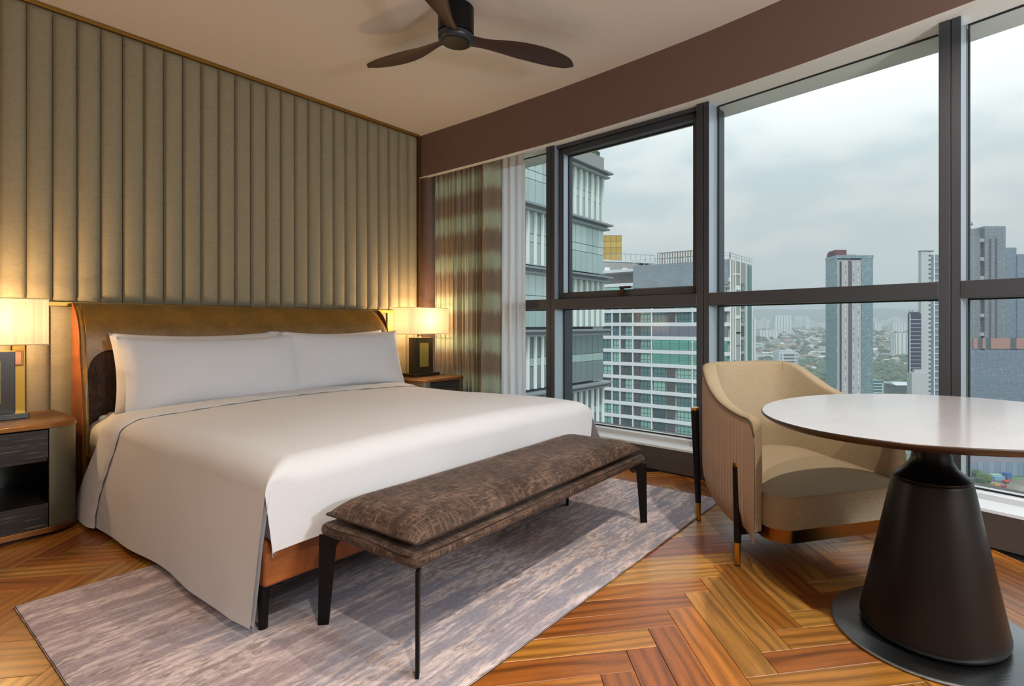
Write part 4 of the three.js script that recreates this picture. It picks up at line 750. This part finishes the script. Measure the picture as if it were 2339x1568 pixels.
  part('glass_strip', bx(12.0, 14.3, 0, L(14.8), 0, 0.1), std('teal_glass_strip', '#4f7f7c', 0.12, 0.4), B);
  // roof railings and pergola
  const rail = (x0, z0, x1, z1, n, y, h, m, name) => { const g = [], len = Math.hypot(x1 - x0, z1 - z0), b = (t, yy0, yy1, w) => g.push(bx(-w, w, yy0, yy1, -w, w).translate(lerp(x0, x1, t), 0, lerp(z0, z1, t))); for (let i = 0; i <= n; i++) b(i / n, y, y + h, 0.06); for (const hh of [h, h * 0.55]) g.push(bx(-0.05, 0.05, y + hh - 0.05, y + hh + 0.05, 0, len).rotateY(Math.atan2(x1 - x0, z1 - z0)).translate(x0, 0, z0)); return part(name, g, m, B); };
  const railM = std('pale_green_railing', '#aebcb9', 0.5), steel = std('rusty_steel_frame', '#6d6259', 0.6);
  rail(0, -24, 0, 0, 16, L(15.3), 1.4, railM, 'roof_railing'); rail(0, 0, 15, 0, 8, L(15.3), 1.4, railM, 'roof_railing');
  rail(2, -18.5, 2, -4, 22, L(15.3), 2.9, steel, 'roof_pergola'); rail(3.2, -18.5, 3.2, -4, 22, L(15.3), 2.9, steel, 'roof_pergola');
  // garden terrace and penthouse on the lower roof
  part('terrace_rail', bx(0.0, 0.08, L(9.2), L(10.3), -36, Z(-64.4)), std('teal_balustrade', '#8fb5b0', 0.15, 0.2), B);
  part('penthouse', bx(9, 24, L(9.2), L(15.2), -52, Z(-64.8)), greyConc, B);
  part('penthouse_canopy', bx(5, 24, L(14.6), L(15.3), -52, Z(-64.4)), paleConc, B);
  for (const z of [-27, -24.6]) part('canopy_post', bx(5.2, 5.6, L(9.2), L(14.6), z, z + 0.4), paleConc, B);
  const sh = []; for (let i = 0; i < 22; i++) sh.push(blob(rr(0.5, 0.9), i + 60, 1, 2).translate(0.9 + rr(0, 1.5), L(9.6) + rr(0, 0.5), rr(-34, -25)));
  part('terrace_plants', sh, foliage[1], B, undefined, 'stuff');
}
{
  const [x, z] = aside(165, (1422 - 1327) / 1220 * 165), B = thing('grey_roof_block', 'small grey stairhead block with roof railing beside the gold tower', 'building', [x, G, z], FACE + 0.35);
  part('block_wall', bx(-9, 5.2, 0, 20.5 - G, -10, 0), greyConc, B); part('side_block', bx(5.2, 11, 0, 19.8 - G, -9, -0.6), paleConc, B); part('roof_lip', bx(-9.2, 11.3, 20.4 - G, 20.9 - G, -10, 0.2), paleConc, B);
  for (const a of [-6, 0]) part('opening', bx(a, a + 1.7, 16.6 - G, 18.6 - G, -0.1, 0.06), whiteFin, B);
  const g = []; for (let i = 0; i <= 12; i++) g.push(bx(-9 + i * 1.68, -8.88 + i * 1.68, 20.9 - G, 23 - G, -0.1, 0)); g.push(bx(-9, 11.2, 22.9 - G, 23.05 - G, -0.1, 0)); part('roof_railing', g, std('grey_rail', '#8a9694', 0.5), B);
}
{
  const [x, z] = aside(200, (1392 - 1327) / 1220 * 200), B = thing('gold_tower', 'tower top clad in gold reflective glass', 'building', [x, G, z], FACE);
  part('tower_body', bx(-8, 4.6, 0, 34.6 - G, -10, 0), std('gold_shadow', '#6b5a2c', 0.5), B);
  for (let i = 0; i < 6; i++) for (let k = 0; k < 6; k++) part('gold_panel', bx(-8 + i * 2.1 + 0.06, -8 + (i + 1) * 2.1 - 0.06, 34.5 - G - (k + 1) * 2.3 + 0.06, 34.5 - G - k * 2.3 - 0.06, 0, 0.08), std('gold_glass', k % 2 ? '#d6b468' : '#c9a75c', 0.15, 0.7), B);
}
const rows = (t, s) => { t.repeat.set(1, s); return t; };
const dots = (base, dark, light, seedk) => outTex(8, 16, (cx, cy, fx, fy) => { const w = (cx === 2 || cx === 5) && fx > 0.3 && fx < 0.75 && fy > 0.3 && fy < 0.75; return w ? (hash(cx, cy, seedk) > 0.3 ? light : dark) : base; }, 8);
const gridTower = (base, line, lit, pl, k) => outTex(24, 24, (cx, cy, fx, fy) => { if (fx < 0.16 || fy < 0.16) return line; const h = hash(cx, cy, k); return h > 1 - pl ? lit : base.map((c) => c * (0.9 + 0.2 * h)); }, 8);
{ // twin-finned tower in the middle of the view
  const d = 330, [x, z] = aside(d, (1939.5 - 1327) / 1220 * d), B = thing('slab_tower', 'tall grey slab tower with blue glass corners and a red box on its roof', 'building', [x, G, z], FACE);
  const top = 42.2 - G, gl = std('blue_grey_glass_grid', '#ffffff', 0.14, 0.35, { map: gridTower([0.56, 0.65, 0.68], [0.44, 0.52, 0.57], [0.70, 0.78, 0.79], 0.06, 2) });
  part('glass_wing', boxUV(bx(-7.6, -7.1, 0, top, -15, 0), 24), gl, B); part('glass_wing', boxUV(bx(7.7, 14.8, 0, top, -15, 0), 24), gl, B);
  part('concrete_spine', boxUV(bx(-7.1, 7.7, 0, top - 1, -15, -0.6), 12), std('lilac_grey_concrete', '#a9a7ab', 0.85), B);
  part('spine_panel', boxUV(bx(-4.6, -0.6, 0, top - 2, -0.6, 0.1), 7.5), std('dotted_concrete', '#ffffff', 0.85, 0, { map: rows(dots([0.67, 0.66, 0.68], [0.3, 0.31, 0.35], [0.86, 0.89, 0.9], 3), 0.142) }), B);
  part('spine_panel', boxUV(bx(1.7, 7.2, 0, top - 3, -0.6, 0.2), 8), std('dotted_concrete_right', '#ffffff', 0.85, 0, { map: rows(dots([0.67, 0.66, 0.68], [0.28, 0.3, 0.33], [0.84, 0.88, 0.9], 9), 0.15) }), B);
  part('dark_recess', bx(-5.6, -4.7, 0, top - 2, -0.7, -0.2), winFrame, B); part('dark_recess', bx(-0.4, 1.5, 0, top - 1.5, -0.7, -0.1), std('violet_recess', '#5c5863', 0.8), B);
  part('crown_band', boxUV(bx(-7.9, 15, top, top + 1.8, -15, 0.3), 24), gl, B);
  part('roof_box', bx(-7.4, -0.6, top + 1.8, top + 5.4, -12, -2), std('maroon_box', '#6b3b44', 0.7), B);
  part('roof_plant', [bx(-6.8, -5, top + 1.8, top + 3.6, -14, -12), bx(0, 6, top + 1.8, top + 2.7, -12, -3)], greyConc, B);
  part('roof_frame', [bx(-7.6, -7.2, top + 1.8, top + 4.2, -13.6, -13.2), bx(-7.6, -7.2, top + 1.8, top + 4.2, -2.6, -2.2), bx(-7.6, -7.2, top + 3.8, top + 4.3, -13.6, -2.2)], std('violet_frame', '#5c4a52', 0.7), B);
}
{ // tower half hidden by the right mullion, with a low dark block at its foot
  const d = 350, [x, z] = aside(d, (2147 - 1327) / 1220 * d), B = thing('pale_tower', 'pale tower with a blue glass side, partly behind the right hand mullion', 'building', [x, G, z], FACE), top = 49 - G;
  part('concrete_front', boxUV(bx(-12.3, -6.0, 0, top, -3, 0), 9), std('dotted_pale_wall', '#ffffff', 0.85, 0, { map: rows(outTex(6, 16, (cx, cy, fx, fy) => (cx === 1 && fy > 0.35 && fy < 0.7 ? [0.3, 0.31, 0.36] : [0.72, 0.73, 0.74]), 8), 0.19) }), B);
  part('blue_glass', boxUV(bx(-6.0, 12.3, 0, top - 2, -4, -0.4), 16), std('blue_tower_glass', '#ffffff', 0.14, 0.35, { map: gridTower([0.36, 0.44, 0.55], [0.6, 0.65, 0.7], [0.7, 0.78, 0.8], 0.05, 5) }), B);
  for (let k = 0; k < 44; k++) part('white_ledge', bx(-3.6, 6, k * 4, k * 4 + 0.35, -0.4, 0.3), whiteFin, B);
  part('white_rib', bx(-4.2, -3.6, 0, top - 2, -0.4, 0.5), whiteFin, B);
  part('roof_cap', bx(-12.5, -4, top, top + 0.8, -3, 0.2), std('grey_cap', '#7c7a80', 0.8), B);
}
{
  const d = 345, [x, z] = aside(d, (2091 - 1327) / 1220 * d), B = thing('dark_office_block', 'low dark blue office block with white floor lines next to the pale tower', 'building', [x, G, z], FACE), top = 8.2 - G;
  part('block_body', bx(-3.8, 3.7, 0, top, -2, 0), std('indigo_glass', '#454a66', 0.2, 0.4), B);
  for (let k = 0; k < 15; k++) part('floor_line', bx(-3.4, 3.2, top - 4 - k * 2.6, top - 3.75 - k * 2.6, 0, 0.25), paleConc, B);
  part('edge_rib', bx(-3.9, -3.4, 0, top, 0, 0.3), paleConc, B);
  part('stepped_podium', [bx(-4.2, 6, 0, top - 38, -2, 3), bx(-2, 6, 0, top - 36, -2, 2)], std('podium_stone', '#b4b4b8', 0.8), B);
  const ms = []; for (let i = 0; i < 6; i++) ms.push(bx(-3.4 + i * 1.2, -3.2 + i * 1.2, top, top + rr(1, 3), -1.5, -1.3)); ms.push(bx(-3, 3, top, top + 1, -2, -0.5)); part('roof_masts', ms, winFrame, B);
}
{ // large tower at the right edge
  const d = 480, k = d / 1220, [x, z] = aside(d, (2254.5 - 1327) / 1220 * d), B = thing('grid_tower', 'huge grid fronted tower at the right edge of the view with a pink band', 'building', [x, G, z], FACE), L = (py) => 1.1 + (742 - py) * k - G, X = (px) => (px - 2254.5) * k;
  const gA = std('grid_glass_light', '#ffffff', 0.2, 0.3, { map: gridTower([0.56, 0.60, 0.63], [0.36, 0.38, 0.43], [0.72, 0.77, 0.79], 0.02, 11) }), gB = std('grid_glass_blue', '#ffffff', 0.2, 0.35, { map: gridTower([0.52, 0.58, 0.65], [0.40, 0.45, 0.53], [0.70, 0.77, 0.80], 0.025, 12) });
  part('tower_front', boxUV(bx(X(2206), X(2239), 0, L(540), -24, 0), 26), gA, B);
  part('tower_back', bx(X(2206), X(2250), 0, L(520), -24, -6), std('grey_tower_back', '#77787d', 0.8), B);
  part('tower_front', boxUV(bx(X(2249), X(2297), 0, L(517), -24, 0), 26), gA, B);
  part('recess', bx(X(2239), X(2249), 0, L(545), -5, -3.5), std('dark_recess_wall', '#57545c', 0.8), B);
  for (let i = 0; i < 12; i++) part('sky_balcony', bx(X(2239), X(2249), L(553 + i * 43), L(545 + i * 43), -4, -0.3), greyConc, B);
  for (const [a, b] of [[2259, 2264], [2273, 2277.5]]) part('dark_strip', bx(X(a), X(b), 0, L(545), -0.2, 0.25), std('plum_strip', '#4d4553', 0.7), B);
  part('tower_wing', boxUV(bx(X(2297), X(2328), 0, L(565), -30, -3), 26), gB, B);
  part('tower_wing', boxUV(bx(X(2328), X(2440), 0, L(580), -30, -2), 26), gB, B);
  part('lower_front', boxUV(bx(X(2206), X(2440), 0, L(800), -3, 0.6), 26), gB, B);
  for (const [a, b] of [[2222, 2232], [2243, 2250], [2262, 2285], [2285, 2306], [2320, 2345], [2352, 2420]]) part('pink_panel', bx(X(a), X(b), L(797), L(773), 0, 0.9), std('salmon_panel', '#a4786f', 0.8), B);
  for (const [a, b] of [[2232, 2243], [2250, 2262], [2306, 2320]]) part('sky_garden', bx(X(a), X(b), L(797), L(773), 0.2, 0.4), std('garden_shade', '#46565a', 0.9), B);
  part('roof_crane', [bx(X(2221), X(2223), L(520), L(508), -8, -7.4), bx(X(2208), X(2236), L(511), L(509), -8, -7.2), bx(X(2233), X(2235), L(512), L(504), -8, -7.4)], std('crane_steel', '#5b5f66', 0.6), B);
}
// distant apartment slabs, each standing on the plain
const slabTex = (k) => outTex(12, 12, (cx, cy, fx, fy) => { const strip = cx % 4 === 3; if (strip) return [0.52, 0.56, 0.6]; return fx > 0.25 && fx < 0.75 && fy > 0.3 && fy < 0.75 && hash(cx, cy, k) > 0.25 ? [0.55, 0.59, 0.62] : [0.86, 0.87, 0.86]; }, 8);
const slabMats = [1, 2, 3].map((k) => std('white_apartment_wall_' + k, '#ffffff', 0.85, 0, { map: slabTex(k) }));
[['tall white apartment slab beside the hills, left of the middle tower', 1790, 722, 38, 2500, 0, 40], ['stepped lower neighbour of the tall white apartment slab', 1777, 733, 18, 2450, 1, 40], ['broad white apartment block with two dark bays nearer than the tall slab', 1757, 755, 45, 2300, 2, 30], ['slim white apartment tower just right of the middle tower', 2005, 738, 18, 2600, 1, 40], ['ribbed white apartment block left of the dark office block', 2058, 738, 36, 2600, 0, 40], ['white apartment block below the ribbed one', 2062, 763, 32, 1700, 2, 30], ['wide pinkish apartment block on the plain right of the middle tower', 2018, 756, 44, 2800, 1, 30], ['far white apartment row at the hill foot', 1830, 723, 28, 4800, 0, 60], ['far pale apartment row behind the middle tower', 1868, 738, 34, 4300, 1, 60], ['pale apartment group below the hills', 1815, 746, 30, 4000, 2, 50], ['narrow grey block at the side of the apartment block', 1722, 728, 9, 1500, 0, 20], ['pale low apartment row on the plain, left of the middle tower', 1828, 764, 34, 3000, 2, 40]].forEach(([label, px, py, w, d, m, dep]) => {
  const [x, z] = aside(d, (px - 1327) / 1220 * d), s = d / 1220, g0 = land(Math.hypot(x, z)) - 3, B = thing('apartment_slab', label, 'building', [x, g0, z], FACE), h = 1.1 + (742 - py) * s - g0;
  part('slab_wall', boxUV(bx(-w * s / 2, w * s / 2, 0, h, -dep, 0), 40), slabMats[m], B);
  part('stair_core', bx(-w * s * 0.12, w * s * 0.12, 0, h + 4, -dep, -4), greyConc, B);
  part('roof_edge', bx(-w * s / 2 - 0.5, w * s / 2 + 0.5, h, h + 2.2, -dep - 0.5, 0.5), paleConc, B);
});
{ // mid-distance office seen over the armchair
  const d = 1300, s = d / 1220, [x, z] = aside(d, (1803 - 1327) / 1220 * d), B = thing('office_building', 'white office building with dark window bands just over the armchair back', 'building', [x, G, z], FACE), h = 1.1 + (742 - 801) * s - G;
  part('office_wall', bx(-24 * s, 20 * s, 0, h - 5, -40, 0), std('office_white', '#c3c7cc', 0.8), B); part('office_roof', bx(-21 * s, 16 * s, h - 5, h, -36, -3), std('office_roof_white', '#b5bac0', 0.8), B);
  for (let k = 0; k < 8; k++) { part('window_band', bx(-13 * s, 12 * s, h - 13.5 - k * 8, h - 9.5 - k * 8, 0, 0.4), winFrame, B); for (const q of [15, 17.5]) part('window_slot', bx(q * s, (q + 1.4) * s, h - 13.5 - k * 8, h - 9.5 - k * 8, 0, 0.4), winFrame, B); part('window_slot', bx(-20 * s, -18 * s, h - 13.5 - k * 8, h - 9.5 - k * 8, 0, 0.4), winFrame, B); }
}
{
  const d = 900, s = d / 1220, [x, z] = aside(d, (2048 - 1327) / 1220 * d), B = thing('warehouse', 'low grey warehouse with a pale roof between the towers', 'building', [x, G, z], FACE), h = 1.1 + (742 - 876) * s - G;
  part('warehouse_wall', bx(-26 * s, 34 * s, 0, h, -30, 0), std('warehouse_grey', '#8d9095', 0.8), B);
  part('warehouse_roof', prism(poly([[0.5, 0], [-30.5, 0], [-15, 4]]), 61 * s).rotateY(Math.PI / 2).rotateY(0).translate(-26.5 * s, h, 0.5 - 0), std('pale_metal_roof', '#cdd2d5', 0.5, 0.2), B);
}
{
  const d = 880, s = d / 1220, [x, z] = aside(d, (2006 - 1327) / 1220 * d), B = thing('teal_shop_building', 'small teal glass building with a lit vertical sign', 'building', [x, G, z], FACE), h = 1.1 + (742 - 870) * s - G;
  part('glass_body', bx(-11 * s, 12 * s, 0, h, -25, 0), std('teal_glass', '#3f7478', 0.15, 0.4), B);
  for (let k = 0; k < 6; k++) part('floor_line', bx(-11 * s, 8 * s, h - 5 - k * 5, h - 4.2 - k * 5, 0, 0.3), whiteFin, B);
  part('vertical_sign', bx(9.2 * s, 11 * s, h - 24, h - 4, 0.1, 0.6), std('sign_white', '#cfe4e2', 0.5), B);
}
{ // elevated highway
  const B = thing('highway', 'elevated highway crossing the plain behind the towers', 'highway', [...aside(1800, 700)].length ? [aside(1800, 700)[0], land(1800), aside(1800, 700)[1]] : [0, 0, 0], FACE + 0.04);
  part('deck', bx(-900, 900, 11, 13.5, -14, 14), std('highway_concrete', '#b9b8b4', 0.85), B); part('parapet', [bx(-900, 900, 13.5, 15, 13.4, 14), bx(-900, 900, 13.5, 15, -14, -13.4)], paleConc, B);
  for (let i = -22; i <= 22; i++) part('pier', bx(i * 40 - 2.5, i * 40 + 2.5, 0, 11, -3, 3), greyConc, B);
}
{ // plain, hills, house and tree scatter
  const g = struct('ground');
  const gt = texture(1024, 1024, (u, v) => { const n = fbm(u * 14, v * 14, 3, 5, 14, 14), m = fbm(u * 60, v * 60, 8, 3, 60, 60), f = ss(n, 0.42, 0.6), c = [lerp(0.52, 0.36, f), lerp(0.53, 0.46, f), lerp(0.48, 0.33, f)]; return c.map((q) => q * (0.8 + 0.4 * m)); });
  gt.repeat.set(9, 9);
  part('plain', grid(80, 90, (u, v) => { const a = lerp(-2.2, 2.2, u), r = 12000 * v ** 2; return [r * Math.cos(a), land(r) - 0.5, r * Math.sin(a), r * Math.cos(a) / 22000, r * Math.sin(a) / 22000]; }), std('city_ground', '#ffffff', 1, 0, { map: gt }), g);
  const hills = struct('hills');
  const ridge = (dist, hgt, sd, name, col) => part(name, grid(240, 10, (u, v) => { const a = lerp(-1.5, 1.1, u), r = dist + 900 * v, h = hgt * (0.45 + 0.75 * fbm(u * 13 + sd, 0.3, sd, 5)) * Math.sin(Math.min(1, v * 1.15) * Math.PI / 2), bump = 12 * (fbm(u * 500, v * 6, sd, 2) - 0.5) * (v > 0.5 ? 1 : 0); return [r * Math.cos(a), G + h + bump, r * Math.sin(a)]; }), std(name + '_green', col, 1), hills);
  ridge(7600, 480, 3, 'hill_ridge', '#41583f'); ridge(6200, 260, 9, 'hill_slope', '#4b6347');
  const scatter = (name, geo, mats, n, place, label, cat) => mats.forEach((m, mi) => {
    const k = Math.floor(n / mats.length), im = new THREE.InstancedMesh(geo, m, k), M4 = new THREE.Matrix4(), Q = new THREE.Quaternion(), S = new THREE.Vector3(), Pv = new THREE.Vector3(), up = new THREE.Vector3(0, 1, 0);
    for (let i = 0; i < k; i++) { const p = place(i); Pv.set(p[0], p[1], p[2]); S.set(p[3], p[4], p[5]); Q.setFromAxisAngle(up, rnd() * 6.3); M4.compose(Pv, Q, S); im.setMatrixAt(i, M4); }
    im.name = numbered(name); im.userData = { label: label[mi], category: cat, kind: 'stuff' }; im.castShadow = im.receiveShadow = true; scene.add(im);
  });
  const spot = (d0, d1) => { for (;;) { const d = Math.sqrt(rr(d0 * d0, d1 * d1)), px = rr(1640, 2420); const [x, z] = aside(d, (px - 1327) / 1220 * d); return [x, land(Math.hypot(x, z)) - 0.5, z]; } };
  const house = merge([bx(-0.5, 0.5, 0, 0.6, -0.5, 0.5), prism(poly([[-0.58, 0.58], [0.58, 0.58], [0, 1]]), 1.1).translate(0, 0, -0.55)]);
  scatter('town_houses', house, [std('house_white', '#cfcdc8', 0.9), std('house_red', '#a88677', 0.9), std('house_grey', '#a3a8ab', 0.9)], 4200, () => { const p = spot(1500, 4800), s = rr(9, 22); return [...p, s, rr(5, 11), s * rr(0.7, 1.8)]; }, ['scatter of white houses on the plain', 'scatter of red roofed houses on the plain', 'scatter of grey sheds and houses on the plain'], 'houses');
  scatter('distant_blocks', bx(-0.5, 0.5, 0, 1, -0.5, 0.5), [slabMats[0], slabMats[2]], 240, () => { const p = spot(3200, 6000); return [...p, rr(25, 70), rr(25, 90), rr(15, 30)]; }, ['haze of pale blocks at the foot of the hills', 'haze of white blocks at the foot of the hills'], 'blocks');
  const cr = blob(1, 4, 0.75, 2).translate(0, 0.7, 0);
  scatter('distant_trees', cr, foliage, 4200, (i) => { const near = i < 500, p = near ? spot(1150, 1700) : spot(1500, 4800), s = rr(5, 10) * (near ? 0.9 : 1.1); return [...p, s * rr(1, 1.5), s, s]; }, ['dark trees scattered over the plain', 'light green trees scattered over the plain', 'deep green trees scattered over the plain'], 'trees');
  // building site below: bare soil, hoarding, road, cabins, trees
  const at = (d, r) => aside(d, r), soil = thing('building_site', 'bare sandy building site at the foot of the large tower', 'site', [aside(425, 355)[0], G - 0.4, aside(425, 355)[1]], FACE);
  part('soil', new THREE.PlaneGeometry(140, 70, 1, 1).rotateX(-Math.PI / 2).translate(36, 0.1, 8), std('sandy_soil', '#ffffff', 1, 0, { map: texture(256, 256, (u, v) => { const n = fbm(u * 6, v * 6, 2, 5, 6, 6), k = 0.52 + 0.4 * (n - 0.35); return [k, k * 0.95, k * 0.86]; }) }), soil);
  part('track', bx(-34, 100, 0.15, 0.3, 30, 42), std('pale_concrete_track', '#c2beb4', 0.9), soil);
  const hb = thing('hoarding_wall', 'long blue grey boarded wall behind the building site', 'wall', [aside(462, 360)[0], G, aside(462, 360)[1]], FACE);
  for (let i = 0; i < 26; i++) part('hoarding_panel', bx(-42 + i * 5 + 0.12, -42 + (i + 1) * 5 - 0.12, 0, 11.5 + (i % 3) * 0.3, -0.4, 0), std('blue_grey_board', i % 2 ? '#8294a8' : '#75889d', 0.8), hb);
  part('podium_wall', bx(-44, 90, 11.5, 18, -6, -0.5), std('podium_grey', '#8c8894', 0.85), hb);
  const rd = thing('road', 'grey road running beside the trees next to the building site', 'road', [aside(420, 309)[0], G - 0.2, aside(420, 309)[1]], FACE - 0.15);
  part('road_surface', bx(-7, 7, 0, 0.3, -32, 70), std('asphalt', '#6d7074', 0.95), rd); part('kerb', [bx(7, 8, 0, 0.8, -32, 70), bx(-8, -7, 0, 0.8, -32, 70)], paleConc, rd);
  const cab = (label, px, py, w, h, dpt, col, turn = 0) => { const d = 131 * 1220 / (py - 742), [x, z] = aside(d, (px - 1327) / 1220 * d), c = thing('site_cabin', label, 'cabin', [x, G, z], FACE + turn); part('cabin_box', bx(-w / 2, w / 2, 0.2, h, -dpt / 2, dpt / 2, 0.1), std('cabin_paint', col, 0.7), c); part('cabin_roof', bx(-w / 2 - 0.2, w / 2 + 0.2, h, h + 0.3, -dpt / 2 - 0.2, dpt / 2 + 0.2), std('cabin_roof_paint', col, 0.6), c); for (const sx of [-1, 1]) part('skid', bx(sx * w * 0.4 - 0.2, sx * w * 0.4 + 0.2, 0, 0.2, -dpt / 2, dpt / 2), winFrame, c); };
  cab('pale green site cabin behind the light blue one', 2274, 1092, 9, 2.8, 4, '#9fc4b0', 0.1); cab('light blue site cabin in front of the green one', 2280, 1098, 8.8, 3.2, 4, '#7fa6bd', 0.05); cab('deep blue container standing apart on the site', 2299, 1093, 4.6, 4.4, 5, '#2f66a0', 0.3);
  const mach = (label, px, py, col, k) => { const d = 131 * 1220 / (py - 742), [x, z] = aside(d, (px - 1327) / 1220 * d), c = thing('site_machine', label, 'machine', [x, G, z], FACE + k); part('tracks', [bx(-2, 2, 0, 0.9, -1.4, -0.7, 0.2), bx(-2, 2, 0, 0.9, 0.7, 1.4, 0.2)], winFrame, c); part('machine_body', bx(-1.8, 1.6, 0.9, 2.6, -1.3, 1.3, 0.2), std('machine_paint', col, 0.6), c); part('machine_arm', prism(poly([[1.4, 1.6], [3.6, 3.4], [5.6, 1.2], [5.3, 1.0], [3.5, 2.8], [1.6, 1.2]]), 0.5).translate(0, 0, -0.25), std('arm_paint', col, 0.6), c); };
  mach('orange red excavator by the light blue cabin', 2297, 1104, '#c9482f', 0.2); mach('yellow excavator low on the site', 2277, 1113, '#c99a3a', 2.6); mach('dark red digger low on the site, right of the yellow one', 2292, 1117, '#9c2f3d', 0.5);
  const tree = (label, px, py, r, k) => { const d = 131 * 1220 / (py - 742), [x, z] = aside(d, (px - 1327) / 1220 * d), t = thing('tree', label, 'tree', [x, G, z], k); part('trunk', new THREE.CylinderGeometry(0.3, 0.5, r * 0.8, 8).translate(0, r * 0.4, 0), std('bark', '#4d3f33', 0.9), t); part('crown', [blob(r, k, 0.75, 4).translate(0, r * 1.05, 0), blob(r * 0.6, k + 3, 0.8, 3).translate(r * 0.7, r * 0.8, r * 0.3), blob(r * 0.6, k + 5, 0.8, 3).translate(-r * 0.6, r * 0.85, -r * 0.2)], foliage[k % 3], t); };
  tree('broad green tree beside the road near the cabins', 2247, 1106, 5.2, 1); tree('rounded tree at the roadside, lower than the broad one', 2238, 1113, 4.4, 2); tree('small bushy tree at the foot of the window pane by the road', 2258, 1124, 3.6, 3); tree('green tree at the head of the road against the boarded wall', 2232, 1090, 3.6, 4); tree('low tree at the near roadside above the sill', 2246, 1128, 3.2, 5);
  tree('green tree seen under the table top beside the armchair', 2066, 1068, 7, 6); tree('darker green tree under the table top next to the pedestal', 2088, 1086, 6, 7); tree('light tree under the table top nearest the chair seat', 2048, 1056, 6.5, 8);
}
renderer.render(scene, camera);
